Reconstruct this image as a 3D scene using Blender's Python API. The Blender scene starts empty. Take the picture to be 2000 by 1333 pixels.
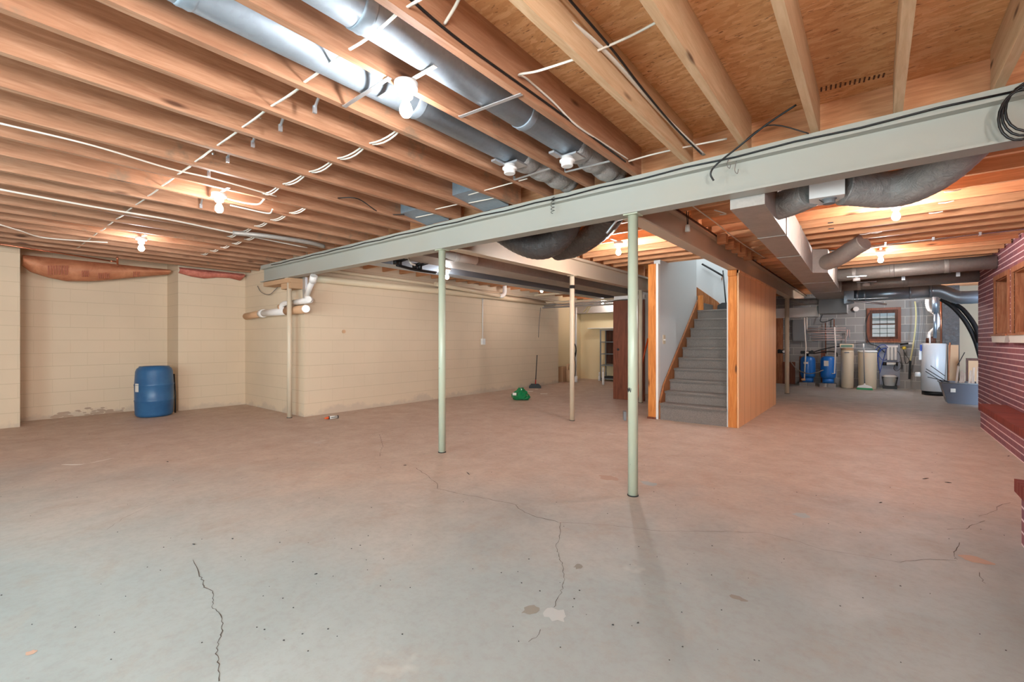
import bpy, math, random
from math import sin, cos, pi, sqrt
from mathutils import Vector, Matrix
random.seed(7)
sc = bpy.context.scene
COL = sc.collection
# ------------------------------------------------------------------ camera
FPX = 882.0; EYE = 1.21; YAW = math.atan2(708, 882)
cam = bpy.data.cameras.new('camera'); camo = bpy.data.objects.new('camera', cam); COL.objects.link(camo)
cam.sensor_width = 36.0; cam.lens = 36.0 * FPX / 2000.0; cam.clip_start = 0.05; cam.shift_y = -0.5 / 2000
camo.location = (0, 0, EYE); camo.rotation_euler = (pi / 2, 0, YAW)
sc.camera = camo
# ------------------------------------------------------------------ view, world
sc.view_settings.view_transform = 'Standard'; sc.view_settings.look = 'None'
sc.view_settings.exposure = 1.0; sc.view_settings.gamma = 1.0; sc.view_settings.use_curve_mapping = False
w = bpy.data.worlds.new('world'); sc.world = w; w.use_nodes = True
nt = w.node_tree; bg = nt.nodes['Background']
sky = nt.nodes.new('ShaderNodeTexSky'); sky.sky_type = 'HOSEK_WILKIE'; sky.turbidity = 4.0
sky.sun_direction = Vector((0.5, -0.6, 0.6)).normalized()
nt.links.new(sky.outputs[0], bg.inputs[0]); bg.inputs[1].default_value = 1.0
def area(name, loc, rot, sx, sy, power, col):
    l = bpy.data.lights.new(name, 'AREA'); l.shape = 'RECTANGLE'; l.size = sx; l.size_y = sy; l.energy = power; l.color = col
    o = bpy.data.objects.new(name, l); o.location = loc; o.rotation_euler = rot; COL.objects.link(o); return o
# daylight through the glass doors and windows of the room
area('daylight_rear_door', (-2.6, -2.85, 1.15), (math.radians(84), 0, math.radians(0)), 3.4, 2.0, 120, (0.60, 0.88, 1.0))
area('daylight_side_door', (3.25, 8.5, 1.15), (math.radians(70), 0, .62), 1.6, 1.8, 200, (0.55, 0.76, 1.0))
area('daylight_near_window', (1.36, -1.6, 1.62), (math.radians(98), 0, pi / 2), 1.5, .85, 165, (0.97, 0.99, 1.0))
area('daylight_back_window', (0.19, 15.9, 2.75), (math.radians(-38), 0, 0), 1.2, 0.8, 420, (0.65, 0.82, 1.0))
sl = bpy.data.lights.new('sun', 'SUN'); sl.energy = 2.2; sl.angle = .01; sl.color = (1, .96, .88)
so = bpy.data.objects.new('sun', sl); so.rotation_euler = (math.radians(48), 0, math.radians(12)); COL.objects.link(so)
area('stair_fill_light', (-2.6, 8.9, 4.1), (0, 0, 0), 1.4, 1.6, 26, (0.86, 0.95, 1.0))  # area lamp added under the closed lid to light the stairwell
BULB_POWER = 235.0; BULB_POWER_REAR = 560.0
# ------------------------------------------------------------------ helpers
_c, _s = cos(YAW), sin(YAW)
def at(px, py, X=None, Y=None, Z=None):
    """point of the place seen at a photo pixel, on the plane X=, Y= or Z="""
    a = (px - 1000) / FPX; b = (667 - py) / FPX
    r = Vector((a * _c - _s, a * _s + _c, b))
    t = X / r.x if X is not None else (Y / r.y if Y is not None else (Z - EYE) / r.z)
    return Vector((r.x * t, r.y * t, r.z * t + EYE))
class M:
    def __init__(s): s.v = []; s.f = []; s.sm = []
    def add(s, vs, fs, smooth=False):
        b = len(s.v); s.v += [tuple(v) for v in vs]
        for f in fs: s.f.append(tuple(b + i for i in f)); s.sm.append(smooth)
        return s
    def box(s, x0, x1, y0, y1, z0, z1):
        vs = [(x, y, z) for z in (z0, z1) for y in (y0, y1) for x in (x0, x1)]
        return s.add(vs, [(0, 2, 3, 1), (4, 5, 7, 6), (0, 1, 5, 4), (2, 6, 7, 3), (0, 4, 6, 2), (1, 3, 7, 5)])
    def obox(s, c, size, rot):
        R = rot if isinstance(rot, Matrix) else Matrix.Rotation(rot, 3, 'Z'); c = Vector(c)
        vs = [c + R @ Vector((x * size[0] / 2, y * size[1] / 2, z * size[2] / 2)) for z in (-1, 1) for y in (-1, 1) for x in (-1, 1)]
        return s.add(vs, [(0, 2, 3, 1), (4, 5, 7, 6), (0, 1, 5, 4), (2, 6, 7, 3), (0, 4, 6, 2), (1, 3, 7, 5)])
    def prism(s, poly, a, b, axis='z'):
        n = len(poly)
        def P(p, t): return {'z': (p[0], p[1], t), 'y': (p[0], t, p[1]), 'x': (t, p[0], p[1])}[axis]
        vs = [P(p, a) for p in poly] + [P(p, b) for p in poly]
        return s.add(vs, [tuple(range(n))[::-1], tuple(range(n, 2 * n))] + [(i, (i + 1) % n, n + (i + 1) % n, n + i) for i in range(n)])
    def quad(s, a, b, c, d): return s.add([a, b, c, d], [(0, 1, 2, 3)])
    def tube(s, pts, r, n=10, closed=False, ridge=0.0, flat=1.0):
        pts = [Vector(p) for p in pts]; m = len(pts); rings = []
        up = None; vs = []
        for i, p in enumerate(pts):
            t = (pts[(i + 1) % m] - pts[i - 1]) if closed else (pts[min(i + 1, m - 1)] - pts[max(i - 1, 0)])
            t.normalize()
            if up is None: up = Vector((0, 0, 1)) if abs(t.z) < .9 else Vector((1, 0, 0))
            u = (up - t * up.dot(t))
            if u.length < 1e-4: u = t.orthogonal()
            u.normalize(); up = u; v = t.cross(u)
            rr = (r[i] if isinstance(r, (list, tuple)) else r) * (1 + (ridge if i % 2 else -ridge))
            for k in range(n):
                a = 2 * pi * k / n; vs.append(p + u * (cos(a) * rr * flat) + v * (sin(a) * rr))
        fs = []
        for i in range(m if closed else m - 1):
            j = (i + 1) % m
            for k in range(n): fs.append((i * n + k, i * n + (k + 1) % n, j * n + (k + 1) % n, j * n + k))
        b = len(s.v); s.add(vs, fs, True)
        if not closed:
            s.f.append(tuple(b + k for k in range(n))[::-1]); s.sm.append(False)
            s.f.append(tuple(b + (m - 1) * n + k for k in range(n))); s.sm.append(False)
        return s
    def lathe(s, prof, c=(0, 0, 0), n=24, cap=True):
        vs = [(c[0] + r * cos(2 * pi * k / n), c[1] + r * sin(2 * pi * k / n), c[2] + z) for r, z in prof for k in range(n)]
        fs = [(i * n + k, i * n + (k + 1) % n, (i + 1) * n + (k + 1) % n, (i + 1) * n + k) for i in range(len(prof) - 1) for k in range(n)]
        b = len(s.v); s.add(vs, fs, True)
        if cap:
            s.f.append(tuple(b + k for k in range(n))[::-1]); s.sm.append(False)
            m = len(prof) - 1; s.f.append(tuple(b + m * n + k for k in range(n))); s.sm.append(False)
        return s
def build(name, m, mat, parent=None, loc=None):
    """link a mesh object; vertices are world coordinates, origin moved to its base centre"""
    vs = [Vector(v) for v in m.v]
    if loc is None:
        if parent is not None and parent.get('base'): loc = Vector(parent['base'])
        else:
            xs = [v.x for v in vs]; ys = [v.y for v in vs]; zs = [v.z for v in vs]
            loc = Vector(((min(xs) + max(xs)) / 2, (min(ys) + max(ys)) / 2, min(zs)))
    loc = Vector(loc)
    me = bpy.data.meshes.new(name); me.from_pydata([v - loc for v in vs], [], m.f)
    me.polygons.foreach_set('use_smooth', m.sm); me.materials.append(mat); me.update()
    o = bpy.data.objects.new(name, me); COL.objects.link(o)
    if parent is not None:
        o.parent = parent; o.location = loc - Vector(WL[parent.name]); WL[o.name] = tuple(loc)
    else:
        o.location = loc; WL[o.name] = tuple(loc)
    return o
WL = {}
def tag(o, label, cat, group=None, kind=None):
    o['label'] = label; o['category'] = cat
    if group: o['group'] = group
    if kind: o['kind'] = kind
    return o
def thing(name, label, cat, base, group=None):
    o = bpy.data.objects.new(name, None); COL.objects.link(o); o.location = base; o.empty_display_size = .1
    WL[o.name] = tuple(base); return tag(o, label, cat, group)
def solo(name, m, mat, label, cat, group=None): return tag(build(name, m, mat), label, cat, group)
def struct(name, m, mat, parent=None):
    o = build(name, m, mat, parent)
    if parent is None: o['kind'] = 'structure'
    return o
def copy_thing(root, delta, label=None):
    r = root.copy(); COL.objects.link(r); r.location = Vector(root.location) + Vector(delta)
    if label: r['label'] = label
    for ch in [o for o in COL.objects if o.parent == root]:
        c = ch.copy(); COL.objects.link(c); c.parent = r
        for g in [o for o in COL.objects if o.parent == ch]:
            d = g.copy(); COL.objects.link(d); d.parent = c
    return r
def arc(p, q, sag, n=12, side=(0, 0, -1)):
    p = Vector(p); q = Vector(q); side = Vector(side)
    return [p.lerp(q, i / n) + side * (sag * 4 * (i / n) * (1 - i / n)) for i in range(n + 1)]
def spline(pts, k=6):
    pts = [Vector(p) for p in pts]; out = []
    for i in range(len(pts) - 1):
        p0 = pts[max(i - 1, 0)]; p1 = pts[i]; p2 = pts[i + 1]; p3 = pts[min(i + 2, len(pts) - 1)]
        for j in range(k):
            t = j / k
            out.append(0.5 * ((2 * p1) + (p2 - p0) * t + (2 * p0 - 5 * p1 + 4 * p2 - p3) * t * t + (3 * p1 - p0 - 3 * p2 + p3) * t ** 3))
    out.append(pts[-1]); return out
# ------------------------------------------------------------------ materials
def rgb(r, g, b):
    f = lambda c: ((c / 255 + .055) / 1.055) ** 2.4 if c > 10 else c / 255 / 12.92
    return (f(r), f(g), f(b), 1)
def mat(name, col, rough=.6, metal=0.0, spec=.5):
    m = bpy.data.materials.new(name); m.use_nodes = True; b = m.node_tree.nodes['Principled BSDF']
    b.inputs['Base Color'].default_value = col; b.inputs['Roughness'].default_value = rough; b.inputs['Metallic'].default_value = metal
    b.inputs['Specular IOR Level'].default_value = spec
    return m
class N:
    def __init__(s, m): s.t = m.node_tree; s.b = s.t.nodes['Principled BSDF']
    def n(s, typ, **k):
        x = s.t.nodes.new(typ)
        for a, v in k.items():
            if hasattr(x, a): setattr(x, a, v)
            else: x.inputs[a].default_value = v
        return x
    def l(s, a, b): s.t.links.new(a, b)
    def coord(s, scale=(1, 1, 1), which='Object', rnd=False, rot=(0, 0, 0)):
        tc = s.n('ShaderNodeTexCoord'); mp = s.n('ShaderNodeMapping'); mp.inputs['Scale'].default_value = scale; mp.inputs['Rotation'].default_value = rot
        src = tc.outputs[which]
        if rnd:
            oi = s.n('ShaderNodeObjectInfo'); mu = s.n('ShaderNodeVectorMath', operation='SCALE'); mu.inputs[3].default_value = 37.0
            cx = s.n('ShaderNodeCombineXYZ'); s.l(oi.outputs['Random'], cx.inputs[0]); s.l(oi.outputs['Random'], cx.inputs[1]); s.l(oi.outputs['Random'], cx.inputs[2])
            s.l(cx.outputs[0], mu.inputs[0]); ad = s.n('ShaderNodeVectorMath', operation='ADD'); s.l(src, ad.inputs[0]); s.l(mu.outputs[0], ad.inputs[1]); src = ad.outputs[0]
        s.l(src, mp.inputs[0]); return mp.outputs[0]
    def noise(s, vec, scale=5, detail=4, rough=.6, dist=0.0):
        x = s.n('ShaderNodeTexNoise'); x.inputs['Scale'].default_value = scale; x.inputs['Detail'].default_value = detail
        x.inputs['Roughness'].default_value = rough; x.inputs['Distortion'].default_value = dist
        if vec is not None: s.l(vec, x.inputs[0])
        return x.outputs[0]
    def ramp(s, fac, stops):
        r = s.n('ShaderNodeValToRGB'); e = r.color_ramp.elements
        while len(e) < len(stops): e.new(.5)
        for i, (p, c) in enumerate(stops): e[i].position = p; e[i].color = c
        s.l(fac, r.inputs[0]); return r.outputs[0]
    def mix(s, fac, a, b, mode='MIX'):
        x = s.n('ShaderNodeMix'); x.data_type = 'RGBA'; x.blend_type = mode
        for i, v in ((0, fac), (6, a), (7, b)):
            if hasattr(v, 'is_linked'): s.l(v, x.inputs[i])
            else: x.inputs[i].default_value = v
        return x.outputs[2]
    def col(s, o): s.l(o, s.b.inputs['Base Color'])
    def bump(s, h, strength=.3, dist=.01):
        x = s.n('ShaderNodeBump'); x.inputs['Strength'].default_value = strength; x.inputs['Distance'].default_value = dist
        s.l(h, x.inputs['Height']); s.l(x.outputs[0], s.b.inputs['Normal'])
g3 = lambda v: (v, v, v, 1)
def wood(name, dark, mid, light, axis='y', rough=.65, knots=True, stain=None, spec=.3):
    m = mat(name, mid, rough, spec=spec); k = N(m)
    sc3 = {'x': (1.2, 14, 14), 'y': (14, 1.2, 14), 'z': (14, 14, 1.2)}[axis]
    v = k.coord(sc3, rnd=True); n1 = k.noise(v, 2.6, 6, .6, .9)
    c = k.ramp(n1, [(.24, dark), (.5, mid), (.76, light)])
    vb = k.coord((.6, .6, .6), rnd=True); n2 = k.noise(vb, 1.1, 2)
    c = k.mix(k.ramp(n2, [(.35, g3(0)), (.75, g3(.45))]), c, dark)
    if knots:
        sk = {'x': (1.5, 6, 6), 'y': (6, 1.5, 6), 'z': (6, 6, 1.5)}[axis]
        vo = k.n('ShaderNodeTexVoronoi'); vo.inputs['Scale'].default_value = 1.0; vo.inputs['Randomness'].default_value = 1.0; k.l(k.coord(sk, rnd=True), vo.inputs[0])
        c = k.mix(k.ramp(vo.outputs['Distance'], [(.05, g3(.85)), (.12, g3(0))]), c, rgb(70, 38, 22))
    if stain:
        n3 = k.noise(k.coord((1.4, 1.4, 1.4), rnd=True), 1.3, 5, .7)
        c = k.mix(k.ramp(n3, [(.60, g3(0)), (.66, g3(.75))]), c, stain)
    k.col(c); k.bump(n1, .15, .003); return m
J_D, J_M, J_L = rgb(146, 100, 74), rgb(172, 126, 96), rgb(196, 152, 122)
M_JY = wood('joist_wood_lengthways', J_D, J_M, J_L, 'y', stain=rgb(134, 112, 92))
M_JX = wood('joist_wood_crossways', rgb(182, 124, 84), rgb(212, 152, 108), rgb(232, 178, 134), 'x')
M_JPALE = wood('pale_pine', rgb(190, 150, 112), rgb(208, 172, 134), rgb(224, 192, 156), 'y')
M_STUD = wood('stud_pine', rgb(170, 95, 40), rgb(214, 132, 62), rgb(236, 164, 92), 'z')
M_SKIRT = wood('skirt_pine', rgb(130, 75, 42), rgb(170, 108, 66), rgb(196, 136, 90), 'z')
M_CEDAR = wood('cedar', rgb(120, 70, 46), rgb(172, 112, 78), rgb(206, 150, 110), 'z')
M_DOOR = wood('brown_door_veneer', rgb(92, 46, 28), rgb(126, 68, 44), rgb(146, 84, 56), 'z', .45, knots=False)
M_BROWN = wood('dark_brown_board', rgb(60, 34, 24), rgb(92, 54, 38), rgb(120, 74, 54), 'z', .6, knots=False)
M_LATH = wood('weathered_lath', rgb(120, 96, 82), rgb(162, 136, 118), rgb(194, 170, 150), 'z', knots=False)
def osb():
    m = mat('strand_board', rgb(190, 120, 70), .7, spec=.25); k = N(m)
    d = k.noise(k.coord((1, 1, 1)), 14, 3)
    v = k.coord((1, 3.2, 1), rot=(0, 0, .22)); mv = k.mix(.10, v, d, 'ADD')
    vo = k.n('ShaderNodeTexVoronoi'); vo.inputs['Scale'].default_value = 17; k.l(mv, vo.inputs[0])
    sp = k.n('ShaderNodeSeparateColor'); k.l(vo.outputs['Color'], sp.inputs[0])
    c = k.ramp(sp.outputs[0], [(.0, rgb(214, 154, 102)), (.5, rgb(226, 168, 116)), (1.0, rgb(238, 186, 136))])
    n = k.noise(k.coord((1.0, 4.5, 1), rot=(0, 0, .35)), 13, 5, .7, 1.0)
    c = k.mix(k.ramp(n, [(.34, g3(.85)), (.41, g3(0))]), c, rgb(120, 66, 38))
    n2 = k.noise(k.coord(), 1.2, 2); c = k.mix(k.ramp(n2, [(.4, g3(0)), (.8, g3(.35))]), c, rgb(164, 98, 58))
    k.col(c); k.bump(n, .4, .006); return m
M_OSB = osb()
def paint(name, col, chip=rgb(120, 84, 56), amt=.66, rough=.42, scale=7):
    m = mat(name, col, rough); k = N(m); v = k.coord((1, 1, .4), rnd=True); n = k.noise(v, scale, 7, .72)
    c = k.mix(k.ramp(n, [(amt, g3(0)), (amt + .03, g3(.85))]), col, chip)
    n2 = k.noise(k.coord(rnd=True), 1.5, 3); c = k.mix(k.ramp(n2, [(.4, g3(0)), (.8, g3(.22))]), c, rgb(170, 150, 120)); k.col(c); k.bump(n, .1, .002); return m
M_BEAM = paint('pale_green_steel_paint', rgb(164, 164, 155), rgb(120, 120, 104), .78, .38)
M_BEAM2 = paint('cream_steel_paint', rgb(206, 186, 162), rgb(140, 110, 88), .8, .45)
M_POSTG = paint('pale_green_post_paint', rgb(186, 194, 172), rgb(104, 82, 54), .64, .3, 9)
M_POSTC = paint('cream_post_paint', rgb(216, 198, 172), rgb(130, 100, 76), .70, .4, 9)
def block(name, col, mort, bw=.40, bh=.203, ax='x', bumps=.5, var=None, dirt=True, sz=.006, hline=None):
    m = mat(name, col, .78, spec=.2); k = N(m)
    tc = k.n('ShaderNodeTexCoord'); geo = k.n('ShaderNodeNewGeometry'); sp = k.n('ShaderNodeSeparateXYZ'); k.l(geo.outputs['Position'], sp.inputs[0])
    cb = k.n('ShaderNodeCombineXYZ'); k.l(sp.outputs[0 if ax == 'x' else 1], cb.inputs[0]); k.l(sp.outputs[2], cb.inputs[1])
    br = k.n('ShaderNodeTexBrick'); k.l(cb.outputs[0], br.inputs[0]); br.inputs['Scale'].default_value = 1.0
    br.inputs['Brick Width'].default_value = bw; br.inputs['Row Height'].default_value = bh; br.inputs['Mortar Size'].default_value = sz
    br.inputs['Mortar Smooth'].default_value = .4; br.inputs['Bias'].default_value = 0; br.offset = .5
    br.inputs['Color1'].default_value = col; br.inputs['Color2'].default_value = var or col; br.inputs['Mortar'].default_value = mort
    c = br.outputs['Color']
    if hline:
        q1 = k.n('ShaderNodeMath', operation='DIVIDE'); k.l(sp.outputs[2], q1.inputs[0]); q1.inputs[1].default_value = bh
        q2 = k.n('ShaderNodeMath', operation='FRACT'); k.l(q1.outputs[0], q2.inputs[0])
        c = k.mix(k.ramp(q2.outputs[0], [(0, g3(hline[2])), (hline[1] / bh, g3(hline[2])), (hline[1] / bh * 1.3, g3(0))]), c, hline[0])
    n = k.noise(geo.outputs['Position'], 2.2, 5, .65)
    if dirt:
        n0 = k.noise(geo.outputs['Position'], .9, 3); c = k.mix(k.ramp(n0, [(.4, g3(0)), (.75, g3(.35))]), c, tuple(x * .80 for x in col[:3]) + (1,))
        mr = k.n('ShaderNodeMath', operation='MULTIPLY_ADD'); k.l(n, mr.inputs[0]); mr.inputs[1].default_value = .55; k.l(sp.outputs[2], mr.inputs[2])
        c = k.mix(k.ramp(mr.outputs[0], [(.30, g3(.7)), (.37, g3(0))]), c, rgb(196, 176, 156))
    k.col(c); fine = k.noise(geo.outputs['Position'], 60, 4)
    h = k.mix(.25, br.outputs['Fac'], fine); iv = k.n('ShaderNodeInvert'); k.l(h, iv.inputs[1]); k.bump(iv.outputs[0], bumps, .008); return m
CREAM = rgb(222, 200, 172)
M_WX = block('cream_block_facing_room', CREAM, rgb(214, 192, 162), ax='x', bumps=.22, sz=.004, hline=(rgb(190, 168, 138), .005, .6))
M_WY = block('cream_block_side', CREAM, rgb(214, 192, 162), ax='y', bumps=.22, sz=.004, hline=(rgb(190, 168, 138), .005, .6))
M_YEL = mat('yellow_cream_paint', rgb(230, 208, 166), .8)
M_GREYB = block('bare_grey_block', rgb(158, 154, 150), rgb(190, 186, 180), var=rgb(138, 136, 134), ax='x', bumps=.5, dirt=False, sz=.008)
M_TAN = mat('tan_painted_wall', rgb(214, 194, 166), .8)
M_BRICK = block('purple_red_brick', rgb(156, 98, 102), rgb(176, 128, 130), .215, .074, 'y', .5, rgb(134, 90, 100), False, .005, (rgb(240, 214, 214), .010, 1.0))
M_BRICKX = block('red_brick_return', rgb(140, 72, 64), rgb(202, 166, 156), .215, .074, 'x', .7, rgb(112, 66, 64), False, .006)
M_BRICKTOP = block('red_rowlock_brick', rgb(138, 62, 52), rgb(160, 104, 90), .075, 5.0, 'y', .6, rgb(120, 52, 46), False, .004)
def concrete():
    m = mat('concrete_slab', rgb(190, 186, 176), .5, spec=.4); k = N(m); geo = k.n('ShaderNodeNewGeometry'); P = geo.outputs['Position']
    n1 = k.noise(P, .55, 6, .62, .4); n2 = k.noise(P, 3.2, 8, .72, .3); n6 = k.noise(P, 22, 6, .75)
    c = k.ramp(n1, [(.3, rgb(138, 145, 144)), (.5, rgb(152, 160, 158)), (.72, rgb(166, 174, 172))])
    c = k.mix(k.ramp(n2, [(.52, g3(0)), (.75, g3(.5))]), c, rgb(160, 146, 130))
    # rust-red tint over the rear two thirds of the slab, ragged edge
    sp = k.n('ShaderNodeSeparateXYZ'); k.l(P, sp.inputs[0])
    a = k.n('ShaderNodeMath', operation='MULTIPLY_ADD'); k.l(sp.outputs[0], a.inputs[0]); a.inputs[1].default_value = -.62; k.l(sp.outputs[1], a.inputs[2])
    b2 = k.n('ShaderNodeMath', operation='MULTIPLY_ADD'); k.l(n1, b2.inputs[0]); b2.inputs[1].default_value = 3.0; k.l(a.outputs[0], b2.inputs[2])
    d = k.n('ShaderNodeMath', operation='MULTIPLY'); k.l(b2.outputs[0], d.inputs[0]); d.inputs[1].default_value = .1
    rear_tint = k.mix(k.ramp(n2, [(.3, g3(0)), (.7, g3(1))]), rgb(208, 182, 162), rgb(190, 158, 138))
    c_grey = c; c = k.mix(k.ramp(d.outputs[0], [(.42, g3(0)), (.62, g3(.85)), (1.0, g3(.9))]), c, rear_tint); c_tinted = c
    e1 = k.n('ShaderNodeMath', operation='MULTIPLY_ADD'); k.l(sp.outputs[0], e1.inputs[0]); e1.inputs[1].default_value = .8; k.l(sp.outputs[1], e1.inputs[2])
    e2 = k.n('ShaderNodeMath', operation='MULTIPLY_ADD'); k.l(n2, e2.inputs[0]); e2.inputs[1].default_value = 3.0; k.l(e1.outputs[0], e2.inputs[2])
    e3 = k.n('ShaderNodeMath', operation='MULTIPLY'); k.l(e2.outputs[0], e3.inputs[0]); e3.inputs[1].default_value = .05
    c = k.mix(k.ramp(e3.outputs[0], [(.53, g3(0)), (.64, g3(.75))]), c_tinted, c_grey)
    n4 = k.noise(P, 9, 6, .8); c = k.mix(k.ramp(n4, [(.66, g3(0)), (.72, g3(.3))]), c, rgb(120, 96, 80))
    c = k.mix(k.ramp(n6, [(.45, g3(0)), (.75, g3(.35))]), c, rgb(134, 126, 118))
    n5 = k.noise(P, 1.6, 4); c = k.mix(k.ramp(n5, [(.66, g3(0)), (.76, g3(.4))]), c, rgb(224, 222, 214))
    k.col(c); k.l(k.ramp(n2, [(.3, g3(.46)), (.7, g3(.72))]), k.b.inputs['Roughness']); k.bump(n4, .12, .003); return m
M_FLOOR = concrete()
def metal(name, col, rough=.38, spangle=True, metalv=.85):
    m = mat(name, col, rough, metalv); k = N(m)
    if spangle:
        vo = k.n('ShaderNodeTexVoronoi'); vo.inputs['Scale'].default_value = 45; k.l(k.coord(), vo.inputs[0]); sp = k.n('ShaderNodeSeparateColor'); k.l(vo.outputs['Color'], sp.inputs[0])
        n = k.noise(k.coord(), 4, 5, .7)
        k.col(k.mix(k.ramp(sp.outputs[0], [(0, g3(0)), (1, g3(.3))]), col, tuple(min(1, x * 1.3) for x in col[:3]) + (1,)))
        k.l(k.ramp(n, [(.3, g3(rough - .1)), (.7, g3(rough + .2))]), k.b.inputs['Roughness'])
    return m
M_GALV = metal('galvanised_steel', rgb(150, 162, 172), .55, True, .6); M_GALVD = metal('dull_galvanised_duct', rgb(168, 160, 152), .5, True, .45)
M_SILV = metal('silver_strap', rgb(214, 218, 222), .35, False); M_CHROME = metal('brushed_metal', rgb(190, 190, 190), .25, False, 1)
def flexm(name, col, rough=.32):
    m = mat(name, col, rough); k = N(m); n = k.noise(k.coord((1, 1, 1)), 16, 5, .7, .5); k.bump(n, .9, .02)
    k.col(k.mix(k.ramp(n, [(.4, g3(0)), (.8, g3(.4))]), col, tuple(min(1, x * 2.2) for x in col[:3]) + (1,))); return m
M_FLEX = flexm('black_plastic_duct_wrap', rgb(66, 60, 58)); M_FLEXG = flexm('grey_foil_duct_wrap', rgb(140, 136, 132), .3)
M_BLUEG = metal('blue_grey_duct', rgb(150, 164, 178), .34, False, .7)
M_WHITE = mat('white_plastic', rgb(236, 234, 230), .4); M_PVC = mat('white_pvc', rgb(238, 232, 226), .35)
M_PVCC = mat('cream_painted_pipe', rgb(224, 202, 170), .5); M_PVCT = mat('tan_pipe', rgb(208, 164, 126), .5)
M_CABW = mat('white_cable', rgb(222, 212, 198), .5); M_CABB = mat('black_cable', rgb(22, 20, 20), .4); M_CABG = mat('grey_cable', rgb(120, 112, 106), .5)
M_DRY = mat('white_drywall', rgb(214, 216, 216), .85, spec=.2); M_TRIMW = mat('white_trim', rgb(236, 232, 226), .5)
def carpet():
    m = mat('grey_carpet', rgb(128, 124, 120), .95, spec=.1); k = N(m); n = k.noise(k.coord(), 160, 2); k.col(k.ramp(n, [(.35, rgb(112, 104, 98)), (.65, rgb(146, 137, 130))])); k.bump(n, .6, .004); return m
M_CARP = carpet()
def panelm():
    m = mat('grooved_wall_panelling', rgb(222, 160, 112), .5); k = N(m); geo = k.n('ShaderNodeNewGeometry'); sp = k.n('ShaderNodeSeparateXYZ'); k.l(geo.outputs['Position'], sp.inputs[0])
    n = k.noise(k.coord((12, 12, .8)), 1.5, 5, .6, .8); c = k.ramp(n, [(.3, rgb(232, 172, 118)), (.7, rgb(244, 192, 140))])
    mm = k.n('ShaderNodeMath', operation='PINGPONG'); k.l(sp.outputs[1], mm.inputs[0]); mm.inputs[1].default_value = .2
    c = k.mix(k.ramp(mm.outputs[0], [(.0, g3(.8)), (.012, g3(0))]), c, rgb(150, 86, 50)); k.col(c); return m
M_PANEL = panelm()
M_BLUEP = mat('blue_barrel_plastic', rgb(40, 92, 136), .38); k_ = N(M_BLUEP); k_.col(k_.ramp(k_.noise(k_.coord(), 2.5, 5, .7), [(.3, rgb(34, 82, 126)), (.75, rgb(58, 108, 150))]))
M_BLUET = mat('bright_blue_tank_paint', rgb(34, 112, 196), .3); M_BEIGE = mat('beige_tank_plastic', rgb(214, 196, 168), .5)
M_BLACK = mat('black_plastic', rgb(20, 20, 22), .45); M_DARK = mat('dark_rubber', rgb(34, 32, 32), .6); M_ORANGE = mat('orange_plastic', rgb(226, 92, 36), .4)
M_RED = mat('red_plastic', rgb(180, 44, 34), .4); M_GREEN = mat('green_plastic', rgb(30, 150, 84), .4); M_GREYP = mat('grey_plastic', rgb(126, 128, 130), .5)
M_YELL = mat('yellow_plastic', rgb(222, 190, 60), .4); M_PAPER = mat('paper_label', rgb(222, 216, 206), .7); M_CARD = mat('cardboard', rgb(190, 150, 114), .8)
M_COPPER = mat('copper_pipe', rgb(190, 120, 90), .3, .9); M_PINKP = mat('pinkish_pex_pipe', rgb(206, 176, 168), .4); M_HEAT = mat('white_heater_enamel', rgb(206, 208, 210), .25)
M_CRACK = mat('crack_shadow', rgb(74, 62, 52), .9); M_PINK = mat('pink_insulation', rgb(208, 120, 104), .9)
k_ = N(M_PINK); n_ = k_.noise(k_.coord(), 9, 5, .7); k_.bump(n_, 1, .03); k_.col(k_.ramp(n_, [(.3, rgb(176, 88, 72)), (.7, rgb(222, 140, 120))]))
M_HOSEY = mat('pale_yellow_hose', rgb(214, 206, 150), .5); M_BLUEH = mat('blue_tube', rgb(24, 70, 160), .35); M_BOARD = mat('grey_backer_board', rgb(150, 156, 170), .7)
def kraft():
    m = mat('kraft_paper_facing', rgb(196, 128, 92), .6, spec=.3); k = N(m); v = k.coord(); n = k.noise(v, 3.5, 5, .65, .5); k.bump(n, .8, .03)
    k.col(k.ramp(n, [(.3, rgb(176, 104, 72)), (.7, rgb(214, 148, 110))])); return m
M_KRAFT = kraft(); M_INK = mat('brown_print_ink', rgb(166, 92, 66), .7)
def glassm(name, col=(1, 1, 1, 1), a=.18):
    m = mat(name, col, .05); m.node_tree.nodes['Principled BSDF'].inputs['Transmission Weight'].default_value = 1.0; m.node_tree.nodes['Principled BSDF'].inputs['IOR'].default_value = 1.05; return m
M_GLASS = glassm('window_glass')
M_TOTE = mat('smoky_translucent_plastic', rgb(120, 122, 132), .3); M_TOTE.node_tree.nodes['Principled BSDF'].inputs['Transmission Weight'].default_value = .45
m_ = mat('lit_bulb', (1, 1, 1, 1)); b_ = m_.node_tree.nodes['Principled BSDF']; b_.inputs['Emission Color'].default_value = (.98, .97, .97, 1); b_.inputs['Emission Strength'].default_value = BULB_POWER; M_BULB = m_
M_BULB2 = m_.copy(); M_BULB2.name = 'lit_bright_bulb'; M_BULB2.node_tree.nodes['Principled BSDF'].inputs['Emission Strength'].default_value = BULB_POWER_REAR
M_SIDING = mat('grey_siding', rgb(120, 120, 124), .7)
m_ = mat('hedge_leaves', rgb(90, 120, 60), .8); k_ = N(m_); k_.col(k_.ramp(k_.noise(k_.coord(), 6, 6, .8), [(.35, rgb(60, 90, 50)), (.5, rgb(130, 150, 90)), (.65, rgb(224, 226, 200))])); M_HEDGE = m_
M_GRASS = mat('lawn', rgb(90, 110, 60), .9)
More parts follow.
